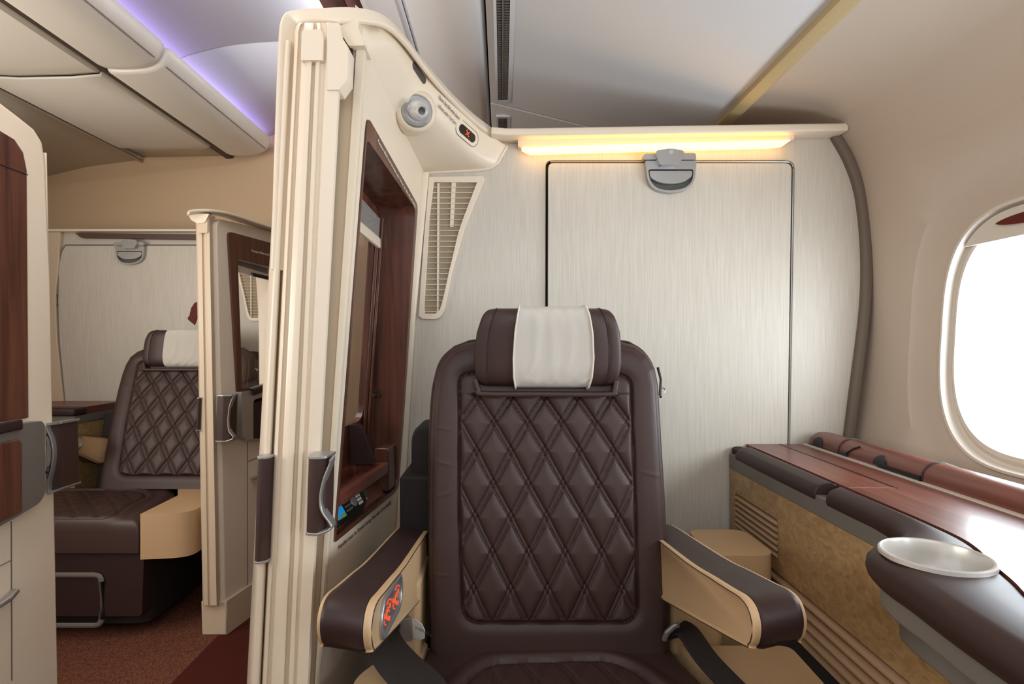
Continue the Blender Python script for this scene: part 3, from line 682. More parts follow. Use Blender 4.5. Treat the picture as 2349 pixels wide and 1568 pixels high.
# piping round the backrest edge
mk('piping', tube([(BP(*p)[0], BP(*p)[1]+.022, BP(*p)[2]) for p in [q for q in crom(outl[2:-2], 4)]], .0055, 8), M['leather_d'], br)
# pull tab and hook at the right edge
mk('back_tab', tube([BP(1509, 842), BP(1516, 870), BP(1514, 905), BP(1516, 912)], .004, 6), M['leather_d'], br)
mk('hook', tube([BP(1514, 892), BP(1520, 888), BP(1526, 891), BP(1525, 900)], .003, 8), M['metal'], br)
# headrest flap edge
fl = [BP(a, b) for a, b in ((1093, 868), (1100, 890), (1110, 898), (1250, 899), (1385, 899), (1398, 893), (1402, 870))]
mk('headrest_flap', sweep([(p[0], p[1]-.060, p[2]) for p in crom(fl, 4)], rsec(.014, .03, .005), up=(0, 1, 0)), M['leather'], br)
# headrest
hY, hH = 1.545, -.010
def hxl(h): return float(np.interp(h, [-.125, -.09, -.04, .03, .075, .10], [-.058, -.071, -.0745, -.066, -.052, -.040]))
def hxr(h): return float(np.interp(h, [-.125, -.09, -.04, .03, .075, .10], [.308, .320, .326, .319, .305, .292]))
def hprof(k, n=40, sy=.066, sh=.108, e=4.8):
    a, b = se(k, n, sy, sh, e); return hY+a-.014*(b/.1 if b > 0 else b/.25), hH+b
def hrow(u, sc, out=0, n=40, ks=None):
    r = []
    for k in (ks or range(n)):
        Yp, hp_ = hprof(k, n, .066+out, .108+out)
        Yp = hY+(Yp-hY)*sc; hq = hH+(hp_-hH)*(.35+.65*sc if sc < .8 else sc)
        r.append((hxl(hq)*(1-u)+hxr(hq)*u, Yp, hq))
    return r
st = [(-.010, .80), (-.006, .88), (.004, .94), (.02, .975), (.05, .99), (.075, 1.0), (.08, .985), (.085, 1.0), (.2, 1.0), (.5, 1.01), (.8, 1.0), (.915, 1.0), (.92, .985), (.925, 1.0), (.95, .99), (.98, .975), (.996, .94), (1.006, .88), (1.01, .80)]
hr = mk('headrest', loft([hrow(u, s) for u, s in st], cu=True, caps=True), M['leather'], seat, ang=70)
ks = list(range(-18, 12))   # from the back over the top and down the front
nn = 160
rows = []
kk = [q for q in range(nn)]
for i in range(61):
    u = .262+(.805-.262)*i/60; r = []
    for a in np.linspace(1.62*math.pi, .30*math.pi, 90):   # bottom front up over top to back
        c, s2 = math.cos(a), math.sin(a)
        e = 4.8; A = math.copysign(abs(c)**(2/e), c)*.0695; B = math.copysign(abs(s2)**(2/e), s2)*.1115
        wv = .0022*noise.noise(Vector((u*16, a*2.2, 3)))+.0035*max(0, noise.noise(Vector((u*22+a*3, a*1.1, 8))))*(1 if B < 0 else .5)
        wv *= 1 if A < 0 else 0
        Yp = hY+A-.014*(B/.1 if B > 0 else B/.25)-max(wv, -.001)-.001; hq = hH+B
        r.append((hxl(hq)*(1-u)+hxr(hq)*u, Yp, hq))
    rows.append(r)
for u_ in (.078, .922):
    r_ = hrow(u_, 1.002); mk('seam', tube(r_+[r_[0]], .0016, 5), M['thread'], hr)
cl = mk('headrest_cloth', loft(rows), M['cloth'], hr, ang=80, solid=.003)
for i in (0, 60):
    mk('hem', sweep([(q[0], q[1]-.001, q[2]) for q in rows[i]], rsec(.014, .0045, .002), up=(1, 0, 0)), M['hem'], cl)
# seat pan cushion: height field with quilted insert
cx0, cx1 = [-.205, -.235, -.26, -.27], [.458, .53, .57, .56]
NY, NX = 120, 150
yy = np.linspace(1.475, .66, NY)
XL = np.interp(yy, [.66, .9, 1.2, 1.475], cx0[::-1]); XR = np.interp(yy, [.66, .9, 1.2, 1.475], cx1[::-1])
u2 = np.linspace(0, 1, NX); X2 = XL[:, None]*(1-u2)+XR[:, None]*u2; Y2 = np.repeat(yy[:, None], NX, 1)
oc = [(XL[0], 1.60), (XR[0], 1.60)]+[(XR[i], yy[i]) for i in range(0, NY, 12)]+[(XR[-1], .66), (XL[-1], .66)]+[(XL[i], yy[i]) for i in range(NY-1, -1, -12)]
d2 = seg_dist(X2, Y2, oc, True)
H2 = -.812-.05*(1-np.sqrt(np.clip(1-(1-np.minimum(d2/.05, 1))**2, 0, 1)))-.03*np.clip((.95-Y2)/.3, 0, 1)**2
qi = rnd([(-.04, 1.385), (.30, 1.405), (.42, 1.20), (.44, .70), (-.16, .70), (-.14, 1.22)], [.05, .08, .1, .05, .05, .1], 6)
dq = seg_dist(X2, Y2, qi, True); iq = inside(X2, Y2, qi)
H2 -= .012*np.exp(-(dq/.006)**2); H2 += np.where(iq, .006*(1-np.exp(-(dq/.02)**2)), .010*np.exp(-((dq-.02)/.02)**2))
sX = (X2-.13)/.095; rY = (Y2-1.4)/.095
for fam in (sX-rY/2, sX+rY/2):
    d = np.abs(fam-np.round(fam))*.085
    H2 += iq*np.clip((dq-.006)/.01, 0, 1)*(-.005*np.exp(-((d-.0055)/.0028)**2))
V = [(X2[j, i], Y2[j, i], H2[j, i]) for j in range(NY) for i in range(NX)]
Fc = [(j*NX+i, j*NX+i+1, (j+1)*NX+i+1, (j+1)*NX+i) for j in range(NY-1) for i in range(NX-1)]
ring = [i for i in range(NX)]+[j*NX+NX-1 for j in range(1, NY)]+[(NY-1)*NX+i for i in range(NX-2, -1, -1)]+[j*NX for j in range(NY-2, 0, -1)]
b0 = len(V); m = len(ring)
V += [(V[r][0], V[r][1], -.99) for r in ring]
Fc += [(ring[i], ring[(i+1) % m], b0+(i+1) % m, b0+i) for i in range(m)]+[tuple(b0+i for i in range(m))]
mk('seat_cushion', (V, Fc), M['leather'], seat, ang=75)
# beige side bolsters of the pan
def bolster(pts, h0, h1, r, nm='side_bolster', mt='beige'):
    return mk(nm, prism([rnd(pts, r, 5)], lambda x, y: (x, y, h1), lambda x, y: (x, y, h0)), M[mt], seat, bevel=.03, seg=5)
bolster([(-.36, .66), (-.262, .66), (-.235, 1.2), (-.20, 1.50), (-.27, 1.50), (-.36, 1.34)], -1.02, -.822, .03)
bolster([(.565, .66), (.75, .70), (.768, 1.45), (.50, 1.45), (.462, 1.50), (.555, 1.2)], -1.02, -.806, [.01, .14, .03, .02, .01, .02])
# armrests
pin = [(1.63, -.565), (1.60, -.551), (1.243, -.502), (1.10, -.475), (1.004, -.457), (.95, -.4465), (.918, -.450), (.902, -.468), (.902, -.492), (.918, -.518), (.96, -.536), (1.353, -.66), (1.45, -.685), (1.60, -.685), (1.63, -.62)]
pin = [tuple(p) for p in crom(pin+[pin[0]], 4)[:-1]]
cyy = sum(p[0] for p in pin)/len(pin); chh_ = sum(p[1] for p in pin)/len(pin)
def arm(xi, sgn, dy=0):
    """inner face at xi; sgn -1: body extends to the left, +1 to the right"""
    def row(x, sc, dh=0):
        return [(xi+sgn*x, dy+cyy+(p[0]-cyy)*(1-(1-sc)*.35), chh_+(p[1]-chh_)*sc+dh) for p in pin]
    a = mk('armrest', loft([row(.004, .965), row(.010, 1.0), row(.016, 1.012), row(.04, 1.015, .006), row(.068, 1.012, .010), row(.077, 1.0, .010), row(.080, .96, .010)], cu=True, caps=True), M['leather_d'], seat, ang=60)
    mk('inner_face', loft([row(-.002, .88), row(-.007, .93), row(-.006, .965), row(-.001, .988), row(.006, .992)], cu=True, caps=True), M['beige'], a, ang=60)
    mk('outer_face', loft([row(.075, .985, .010), row(.081, .993, .010), row(.083, .985, .010), row(.083, .90, .010)], cu=True, caps=True), M['beige'], a, ang=60)
    mk('stitching', tube(row(-.0070, .945)[::2]+row(-.0070, .945)[:1], .0010, 5), M['thread'], a)
    return a
aL = arm(-.225, -1); aR = arm(.430, 1, .012)
# control panel set in the left armrest
def apl(off): 
    def f(a, b):
        ca, sa = math.cos(-.12), math.sin(-.12); return (-.2195+off, 1.085+a*ca-b*sa, -.520+a*sa+b*ca)
    return f
cp = mk('control_panel', prism([stad(.208, .076, 12), stad(.184, .054, 12)], apl(.003), apl(-.008)), M['metal'], aL, bevel=.003, seg=3)
mk('panel_face', prism([stad(.186, .056, 12)], apl(-.001), apl(-.006)), mat('panel_face', (96, 92, 96), .3), cp)
ic = []
for cxi in (-.042, .042):
    for k in range(9):
        a0 = math.radians(30+k*32); a1 = a0+math.radians(24)
        if k in (3, 7): continue
        pA = (cxi+.035*math.cos(a0), .021*math.sin(a0)); pB = (cxi+.035*math.cos(a1), .021*math.sin(a1))
        ic.append(prism([qd(pA, pB, .0013)], apl(.0012), apl(-.001)))
    for (a, b, c_, d_) in ((-.02, -.006, -.005, .006), (.0, .008, .012, -.004), (-.006, -.012, .006, -.010), (.016, .002, .020, .010)):
        ic.append(prism([qd((cxi+a, b), (cxi+c_, d_), .0020)], apl(.0012), apl(-.001)))
mk('icon', join(*ic), M['orange'], cp, smooth=False)
# dark shell pieces beside and under the seat
mk('shell_wing', prism([rnd([(-.275, -.90), (-.20, -.90), (-.20, -.25), (-.26, -.25), (-.275, -.28)], [0, 0, 0, .03, .03])], lambda x, h: (x, 1.64, h), lambda x, h: (x, 1.80, h)), M['shell'], seat, bevel=.008, seg=3)
mk('shell_ledge', box(-.303, -.20, 1.60, 1.82, -.90, -.392), M['shell'], seat, bevel=.008)
mk('shell_back', prism([rnd([(-.19, -.95), (.455, -.95), (.44, .0), (-.17, .0)], [0, 0, .05, .05])], lambda x, h: (x, 1.70, h), lambda x, h: (x, 1.80, h)), M['shell'], seat, bevel=.01)
mk('arm_support', box(-.30, -.215, 1.42, 1.66, -.86, -.62), M['beige'], seat, bevel=.015)
mk('arm_support', box(.455, .60, 1.46, 1.62, -.85, -.60), M['beige'], seat, bevel=.02, seg=3)
mk('seat_base', prism([rnd([(-.30, .78), (.56, .78), (.56, 1.62), (-.30, 1.62)], .08)], lambda x, y: (x, y, -1.36), lambda x, y: (x, y, -.97)), M['shell'], seat, bevel=.02)
mk('plinth', prism([rnd([(-.18, .95), (.42, .95), (.42, 1.55), (-.18, 1.55)], .06)], lambda x, y: (x, y, FL), lambda x, y: (x, y, -1.34)), M['black'], seat, bevel=.01)
mk('front_apron', prism([rnd([(-.27, -1.30), (.56, -1.30), (.57, -.97), (-.28, -.97)], .02)], lambda x, h: (x, .70, h), lambda x, h: (x, .80, h)), M['leather_d'], seat, bevel=.015, seg=3)
lp = rnd([(.10, -1.34), (.40, -1.34), (.40, -1.10), (.10, -1.10)], .03, 4)
mk('footrest_loop', tube([(a, .69, b) for a, b in lp], .012, 8, closed=True), M['grey'], seat)

# seat belts
b1 = thing('seat_belt', (-.20, 1.25, -.84), 'dark strap with a grey pad and white tag, left side of the near seat', 'seat belt')
pth = crom([(-.30, 1.38, -.72), P(878, 1462, 1.35), P(895, 1500, 1.30), P(935, 1545, 1.25), P(985, 1592, 1.20), (-.10, 1.12, -.815), (0, 1.00, -.818)], 6)
mk('strap', sweep(pth, rsec(.085, .006, .002), ups=[(-.1, -.75, .65)]*len(pth)), M['strap'], b1)
pd = [P(893, 1468, 1.40), P(908, 1424, 1.40), P(940, 1417, 1.41), P(946, 1470, 1.41), P(922, 1474, 1.40)]
def slab(ps, t, mt, nm, parent, bev=.003, n=(0, 1, .3)):
    n = Vector(n).normalized()*t; k = len(ps)
    v = [tuple(p) for p in ps]+[tuple(Vector(p)+n) for p in ps]
    return mk(nm, (v, [tuple(range(k)), tuple(range(k, 2*k))]+[(i, (i+1) % k, k+(i+1) % k, k+i) for i in range(k)]), mt, parent, bevel=bev)
slab(pd, .03, mat('belt_pad_grey', (108, 98, 92), .6), 'pad', b1)
tg = slab([P(945, 1418, 1.39), P(953, 1420, 1.38), P(968, 1432, 1.37), P(975, 1446, 1.37), P(974, 1464, 1.37), P(966, 1467, 1.37), P(947, 1464, 1.39)], .003, mat('white_tag', (206, 204, 200), .7), 'tag', b1, .001)
txt('WARNING', P(950, 1440, 1.365), (1, -.1, -.45), (.4, 0, 1), .010, M['ink'], b1)
g = []
for k in range(7):
    y_ = 1.085-k*.010
    g.append(tube([(-.13+k*.016, y_+.03, -.809), (-.10+k*.016, y_-.02, -.809), (-.115+k*.016, y_-.01, -.809)], .0008, 4))
mk('stitching', join(*g), mat('brown_thread', (120, 88, 72), .8), b1)
b2 = thing('seat_belt', (.50, 1.25, -.84), 'dark strap with silver bracket and buckle, right side of the near seat', 'seat belt')
pth = crom([(.452, 1.44, -.78), (.455, 1.42, -.745), (.475, 1.39, -.738), (.500, 1.33, -.77), (.530, 1.26, -.79), (.555, 1.17, -.795), (.57, 1.06, -.795)], 6)
mk('strap', sweep(pth, rsec(.062, .006, .002), up=(0, -.35, 1)), M['strap'], b2)
mk('bracket', sweep([P(1524, 1466, 1.40), P(1530, 1450, 1.39), P(1548, 1434, 1.39), P(1556, 1432, 1.385)], rsec(.012, .012, .004), up=(0, 1, 0)), M['metal'], b2)
mk('buckle', prism([rnd([(.530, 1.06), (.635, 1.06), (.635, 1.13), (.615, 1.17), (.545, 1.17), (.530, 1.15)], .008)], lambda x, y: (x, y, -.735), lambda x, y: (x, y, -.79)), mat('buckle_dark', (84, 76, 72), .3, metal=.6), b2, bevel=.006, seg=3)
mk('buckle_tongue', box(.534, .552, 1.12, 1.175, -.748, -.736), M['chrome'], b2, bevel=.003)

# ================================================================ SIDE CONSOLE
con = thing('side_console', (.95, .8, FL), 'long side console under the window with burl front, leather edge pad and mahogany top', 'console')
YA, YB = 1.978, -.6
CXX = .829
# burl front with louvre openings
def FB(t): return lambda y, h: (CXX+t, y, h)
v1 = rnd([(1.93, -.530), (1.633, -.530), (1.633, -.648), (1.93, -.650)], .008)
v2 = rnd([(1.93, -.690), (1.10, -.690), (1.10, -.845), (1.93, -.845)], .012)
fo = [(YA, FL), (YA, -.405), (YB, -.405), (YB, FL)]
mk('front_panel', prism([fo, v1, v2], FB(0), FB(.03)), M['burl'], con, bevel=.004, seg=2)
for nm, (a, b, h0, h1, k) in (('louvre', (1.928, 1.635, -.648, -.532, 6)), ('louvre', (1.928, 1.102, -.843, -.692, 5))):
    st_ = (h1-h0)/k
    for i in range(k):
        hc_ = h0+st_*(i+.5)
        sec = rnd([(CXX+.012, hc_+st_*.30), (CXX-.004, hc_-st_*.05), (CXX-.004, hc_-st_*.35), (CXX+.020, hc_-st_*.02)], st_*.12, 3)
        mk(nm, loft([[(x, y, h) for x, h in sec] for y in (a, b)], cu=True, caps=True), M['louver'], con)
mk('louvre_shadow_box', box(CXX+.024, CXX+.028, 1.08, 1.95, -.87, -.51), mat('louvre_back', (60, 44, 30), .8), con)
mk('gap_shade', box(.775, .826, .60, 1.52, -1.0, -.83), M['dark'], con)  # dark block painted as the shade in the gap between seat and console
# grey strip
mk('grey_strip', box(CXX-.002, CXX+.03, YB, YA, -.452, -.398), M['grey'], con, bevel=.003)
# contour of the pad (outer edge) and inner edge, both at table height
oc_ = crom([(.833, 1.99), (.832, 1.6), (.832, 1.30), (.832, 1.20), (.828, 1.135), (.808, 1.085), (.765, 1.050), (.710, 1.022), (.668, .985), (.650, .925), (.645, .86), (.632, .74), (.625, .55), (.625, .2), (.625, -.6)], 6)
ic_ = crom([(.892, 1.99), (.885, 1.6), (.880, 1.39), (.877, 1.245), (.875, 1.12), (.868, 1.03), (.850, .97), (.823, .918), (.790, .84), (.760, .78), (.735, .70), (.715, .55), (.705, .2), (.705, -.6)], 6)
# resample both by parameter with equal counts
def resamp(p, n):
    p = np.array(p); d = np.r_[0, np.cumsum(np.hypot(*(p[1:]-p[:-1]).T))]; t = np.linspace(0, d[-1], n); return np.c_[np.interp(t, d, p[:, 0]), np.interp(t, d, p[:, 1])]
i_split = 1.392
def cutc(p, y0, y1):
    p = np.array(p); ys = p[:, 1]; o = np.argsort(ys); return p
def pad(nm, ya, yb, n=70):
    O = np.array(oc_); I = np.array(ic_)
    # parameter: y for outer (monotone), matched inner by y too
    def sub(Pp):
        ts = np.linspace(ya, yb, n) ; o = np.argsort(Pp[:, 1]); return np.c_[np.interp(ts, Pp[o, 1], Pp[o, 0]), ts]
    # use arc-length param within the y window so the lobe keeps its roundness
    def win_(Pp):
        q = Pp[(Pp[:, 1] <= ya+1e-6) & (Pp[:, 1] >= yb-1e-6)]; return resamp(q, n)
    A = win_(O); B = win_(I)
    rows = []
    for k in range(n):
        a = Vector((A[k][0], A[k][1], 0)); b = Vector((B[k][0], B[k][1], 0))
        k0, k1 = max(k-1, 0), min(k+1, n-1)
        tg_ = Vector((A[k1][0]-A[k0][0], A[k1][1]-A[k0][1], 0)).normalized(); nr = Vector((-tg_.y, tg_.x, 0))   # outward?
        if nr.dot(a-b) < 0: nr = -nr
        sec = []
        e = 1.0
        if k in (0, n-1): e = .9
        for (o_, hh) in ((-.020, -.425), (-.004, -.425), (.004, -.415), (.008, -.402), (.006, -.386), (-.004, -.373), (-.022, -.368)):
            q = a+nr*o_; sec.append((q.x, q.y, hh))
        m_ = a.lerp(b, .6); sec.append((m_.x, m_.y, -.3665)); 
        bb = b-(b-a).normalized()*.012
        sec += [(bb.x, bb.y, -.3665), (b.x, b.y, -.372), (b.x, b.y, -.425)]
        rows.append(sec)
    return rows
rA = pad('x', 1.975, 1.398, 20)
mk('leather_edge', loft(rA, cu=True, caps=True), M['leather_d'], con, ang=60, bevel=.003)
rB = pad('x', 1.391, -.6, 150)
hcx, hcy, hrx, hry = .742, .930, .078, .075
lob = mk('leather_edge', loft(rB, cu=True, caps=True), M['leather_d'], con, ang=60)
def cut(o, geo):
    c = mk('cutter', geo, M['dark'], None); m_ = o.modifiers.new('x', 'BOOLEAN'); m_.operation = 'DIFFERENCE'; m_.object = c; m_.solver = 'EXACT'
    dg = bpy.context.evaluated_depsgraph_get(); me = bpy.data.meshes.new_from_object(o.evaluated_get(dg)); o.modifiers.clear(); o.data = me
    bpy.data.objects.remove(c); me.shade_smooth(); me.set_sharp_from_angle(angle=math.radians(50))
cut(lob, loft([[(hcx+hrx*1.02*math.cos(2*math.pi*k/64), hcy+hry*1.02*math.sin(2*math.pi*k/64), h) for k in range(64)] for h in (-.4150, -.33)], cu=True, caps=True))
# stowage ring tray sunk in the lobe
tr_ = mk('cup_well', loft([[(hcx+hrx*s*math.cos(2*math.pi*k/64), hcy+hry*s*math.sin(2*math.pi*k/64), h) for k in range(64)] for s, h in ((1.06, -.3670), (1.055, -.3605), (1.02, -.3585), (.975, -.3595), (.955, -.364), (.945, -.380), (.92, -.404), (.86, -.412), (.84, -.412), (.83, -.408), (.60, -.408), (.59, -.412), (.02, -.412))], cu=True), mat('cup_well_silver', (196, 192, 186), .28, metal=.35), con, ang=35)
# table top, white strip, rounded mahogany trim along the window
IC = np.array(ic_)
tp = [tuple(q) for q in IC]+[(1.094, -.6), (1.094, 1.978)]
def lay(loops, h1, h0): return prism(loops, lambda x, y: (x, y, h1), lambda x, y: (x, y, h0))
tb = mk('table_top', lay([[(q[0]+.001, q[1]) if i < len(IC) else q for i, q in enumerate(tp)]], -.3665, -.40), M['wood_h'], con)
mk('hatch_seam', lay([[(1.009, 1.98), (1.015, 1.98), (1.004, 1.376), (.999, 1.376)]], -.3655, -.37), M['black'], tb)
mk('hatch_seam', lay([[(.884, 1.386), (1.000, 1.380), (1.000, 1.377), (.884, 1.383)]], -.3657, -.37), mat('seam_brown', (150, 110, 96), .5), tb)
mk('inlay_strip', box(1.094, 1.108, -.6, 1.978, -.40, -.363), M['bezel'], con)
sec = crom([(1.109, -.400), (1.108, -.352), (1.116, -.330), (1.136, -.3165), (1.163, -.3150), (1.20, -.326), (1.25, -.341), (1.30, -.358)], 5)
rows = []
for y, s in ((1.98, .72), (1.974, .86), (1.96, .96), (1.94, 1.0), (-.6, 1.0)):
    rows.append([(1.20+(p[0]-1.20)*s, y, -.40+(p[1]+.40)*s) for p in sec])
ro = mk('rounded_trim', loft(rows), M['wood_h'], con, ang=60)
def onroll(i, y, o=.0012):
    p = sec[i]; return (p[0]-o*.7, y, p[1]+o*.7)
for yy_ in (1.788, 1.432):
    k_ = mk('lid_seam', tube([onroll(i, yy_+.0*i) for i in range(3, 26)], .0022, 6), M['black'], ro)
mk('lid_gap', sweep([(1.1068, 1.60, -.357), (1.1068, 1.435, -.357)], rsec(.006, .014, .001), up=(0, 0, 1)), M['black'], ro)
mk('lid_gap', sweep([(1.1068, 1.775, -.357), (1.1068, 1.74, -.357)], rsec(.006, .010, .001), up=(0, 0, 1)), M['black'], ro)
mk('lid_gap', sweep([(1.1068, 1.96, -.360), (1.1068, 1.79, -.360)], rsec(.003, .003, .001), up=(0, 0, 1)), M['black'], ro)
for yy_ in (1.905, 1.592):
    lp = [(yy_+.028*math.cos(a), -.357+.030*math.sin(a)) for a in [math.pi*k/12 for k in range(13)]]
    def rp(y, h, o): 
        x = float(np.interp(h, [p[1] for p in sec[:18]], [p[0] for p in sec[:18]])); return (x-o, y, h)
    mk('finger_notch', prism([lp], lambda y, h: rp(y, h, .0025), lambda y, h: rp(y, h, -.002)), M['black'], ro)
mk('latch_bar', tube([rp(1.745, -.352, .003), rp(1.715, -.330, .003), rp(1.700, -.322, .003)], .003, 6), M['black'], ro)
# stepped grey mouldings under the leather lobe
def tier(off, h0, h1, ya, yb, mt, nm):
    O = np.array(oc_); q = O[(O[:, 1] <= ya) & (O[:, 1] >= yb)]; q = resamp(q, 70); pts = []
    for k in range(70):
        k0, k1 = max(k-1, 0), min(k+1, 69); t = Vector((q[k1][0]-q[k0][0], q[k1][1]-q[k0][1])).normalized(); nn_ = Vector((-t.y, t.x))
        if nn_.x < 0: nn_ = -nn_
        if nn_.x == 0: nn_.y = -1
        pts.append((q[k][0]+nn_.x*off, q[k][1]+(-abs(nn_.y))*off))
    pts += [(.86, yb), (.86, ya)]
    return mk(nm, lay([pts], h1, h0), M[mt], con, bevel=.006, seg=3)
tier(.014, -.468, -.424, 1.08, -.6, 'grey', 'moulding'); tier(.042, -.520, -.468, 1.055, -.6, 'grey', 'moulding'); 
mk('under_support', box(.785, .84, -.6, .935, FL, -.50), M['grey'], con, bevel=.01)
mk('console_body', join(box(.865, 1.09, YB, 1.97, FL, -.41), box(1.09, 1.235, YB, 1.97, -.6, -.41)), M['grey'], con)
mk('console_end_pad', box(.833, .875, 1.955, 1.978, -.42, -.372), M['leather_d'], con, bevel=.012, seg=3)
# beige cushion block beside the console
cb = thing('side_cushion', (.70, 1.5, -.86), 'small beige upholstered block between the right armrest and the console', 'cushion')
mk('cushion', lay([rnd([(.61, 1.58), (.80, 1.58), (.80, 1.80), (.61, 1.80)], .05)], -.615, -.93), M['beige'], cb, bevel=.04, seg=5)
mk('base', box(.63, .78, 1.60, 1.78, FL, -.93), M['shell'], cb)

# ================================================================ FAR SUITE ACROSS THE AISLE
FY = 3.55
fw = thing('wall_back', (-2.2, FY, FL), 'dim pale partition wall behind the far seat', 'wall', kind='structure')
mk('panel', shp([[(100, 531), (690, 531), (690, 1286), (100, 1286)]], FY, .05), M['paper'], fw)
mk('cap', sweep([P(100, 530, FY-.01), P(690, 530, FY-.01)], rsec(.07, .016, .005), up=(0, 0, 1)), M['cream'], fw)
mk('light_slot', shp([rnd([(172, 534), (460, 537), (460, 549), (185, 545)], [2, 2, 2, 6])], FY-.03, .03), mat('unlit_slot', (84, 62, 50), .4), fw, bevel=.003)
mk('side_column', shp([[(112, 531), (138, 531), (134, 600), (126, 680), (130, 780), (146, 935), (112, 935)]], FY-.03, .03), M['cream2'], fw, bevel=.004)
fp = thing('folding_panel', P(300, 1240, FY-.02), 'pale folding bed panel behind the far seat, silver latch at its top', 'panel')
pnf = [(458, 1240), (458, 562), (150, 562)]+crom([(150, 562), (139, 585), (133, 650), (134, 760), (143, 860), (150, 935)], 4)[1:]+[(168, 1240)]
mk('panel', shp([pnf], FY-.015, .014), M['paper'], fp, bevel=.003)
mk('edge_strip', tube([P(a, b, FY-.016) for a, b in pnf[1:-1]], .004, 6), M['grey'], fp)
latch(fp, 296, 551, FY-.018, .57)
stp = thing('hanging_strap', P(442, 745, 3.40), 'small red-brown strap hanging beside the far post', 'strap')
mk('strap', shp([[(457, 690), (446, 694), (438, 706), (434, 724), (430, 728), (431, 733), (446, 745), (452, 728), (457, 712)]], 3.40, .01), M['redbrown'], stp, bevel=.002)
fv_src = av
def dup(root, loc, rz=0, label=None, group=None, scale=None, xf=None, skip=0):
    """copy of a thing with copies of its parts and sub-parts"""
    r = root.copy(); COL.objects.link(r); r.location = loc; r.rotation_euler = (0, 0, rz)
    if scale: r.scale = scale
    if label: r['label'] = label
    if group: r['group'] = group
    for ch in list(root.children):
        if skip and (ch is aR or ch.name.startswith('arm_support')): continue      # the aisle-side armrest of the far seat is folded away
        c = ch.copy(); COL.objects.link(c); c.parent = r
        if xf and ch.name.split('.')[0] in xf: c.matrix_basis = xf[ch.name.split('.')[0]]
        for g in list(ch.children):
            d = g.copy(); COL.objects.link(d); d.parent = c
    return r
dup(av, W((-1.665, FY-.02, P(0, 735, FY)[2])), 0, 'curved air vent grille seen through the far window frame', scale=(-1, 1, 1))
# far seat: reclined copy of ours, moved forward in its suite
Rb = Matrix.Rotation(math.radians(-9), 4, 'X')
hinge = W((0.12, 1.47, -.85))-seat.location
xfm = Matrix.Translation(hinge) @ Rb @ Matrix.Translation(-hinge)
def squash(f, y0=1.475):
    c_ = W((0, y0, 0))-Vector((0, seat.location.y, 0)); return Matrix.Translation((0, c_.y, 0)) @ Matrix.Diagonal((1, f, 1, 1)) @ Matrix.Translation((0, -c_.y, 0))
sq = squash(.6)
sqc = Matrix.Translation((-.30*S, 0, 0)) @ sq
fseat = dup(seat, W((-1.885, 2.83, FL)), 0, 'dark brown quilted leather seat across the aisle, half hidden by the far post', xf={'backrest': xfm, 'headrest': xfm, 'shell_wing': xfm, 'shell_ledge': xfm, 'shell_back': xfm, 'seat_cushion': sqc, 'side_bolster': sqc, 'seat_base': sqc, 'plinth': sqc, 'front_apron': sqc, 'footrest_loop': sqc, 'armrest': squash(.55, 1.6)}, scale=(1.18, 1, 1), skip=1)
# far console
fc = thing('side_console', (-2.8, 3.3, FL), 'burl console with mahogany top in the far suite beside its seat', 'console')
mk('body', box(-3.25, -2.46, 3.12, 3.53, FL, -.455), M['burl'], fc, bevel=.006)
mk('grey_strip', box(-3.25, -2.45, 3.11, 3.53, -.455, -.415), M['grey'], fc)
mk('leather_edge', box(-3.25, -2.44, 3.09, 3.20, -.415, -.368), M['leather_d'], fc, bevel=.015, seg=3)
mk('table_top', box(-3.25, -2.46, 3.20, 3.53, -.415, -.372), M['wood_h'], fc)

# far partition (aisle face) with post, wood-framed window and pocket
def FF(Y, h): return -1.918+.2*Y-.024*h
def ff(px, py):
    a, b = (px-CX)/F, (CY-py)/F; Y = 1.918/(.2-.024*b-a); return (Y, b*Y)
def QF(d): return lambda Y, h: (FF(Y, h)-d, Y, h)
fp2 = thing('partition_wall', (-1.40, 3.0, FL), 'cream partition of the far suite, wood-framed window and grey pocket facing the aisle', 'partition')
bo = [(2.66, FL), (2.66, .615), (2.80, .625), (3.50, .66), (3.50, FL)]
wo = rnd([ff(519, 530), ff(640, 563), ff(640, 905), ff(541, 905)], [.03, .02, .01, .01])
wi = rnd([ff(541, 592), ff(632, 616), ff(634, 905), ff(553, 905)], [.01, .01, .005, .005])
wi = [ff(541, 592), ff(632, 616), ff(634, 890), ff(552, 890)]
mk('wall_panel', prism([rnd(bo, [0, .05, .02, .0, 0]), wi], QF(0), QF(.10)), M['cream'], fp2, bevel=.004)
fs = mk('window_surround', prism([wo, wi], QF(-.010), QF(.0)), M['wood'], fp2, bevel=.004)
mk('pane', prism([wi], QF(.06), QF(.063)), M['glass'], fs)
bl2 = mk('blind', prism([[ff(541, 592), ff(632, 616), ff(632, 628), ff(541, 603)]], QF(.045), QF(.05)), M['mesh'], fs)
mk('blind_bar', sweep([QF(.040)(*ff(541, 609)), QF(.040)(*ff(632, 636))], rsec(.035, .012, .004), up=(1, 0, 0)), M['cream'], bl2)
mk('blind_grip', sweep([QF(.015)(*ff(584, 629)), QF(.015)(*ff(620, 637))], rsec(.012, .02, .004), up=(0, 0, 1)), M['black'], bl2)
t1 = ff(572, 577); t2 = ff(628, 590)
txt('Partition Blind must be kept open during Taxi, take-off and landing', QF(-.0115)(*t1), Vector(QF(0)(*t2))-Vector(QF(0)(*t1)), (0, 0, 1), .019, M['white'], fp2)
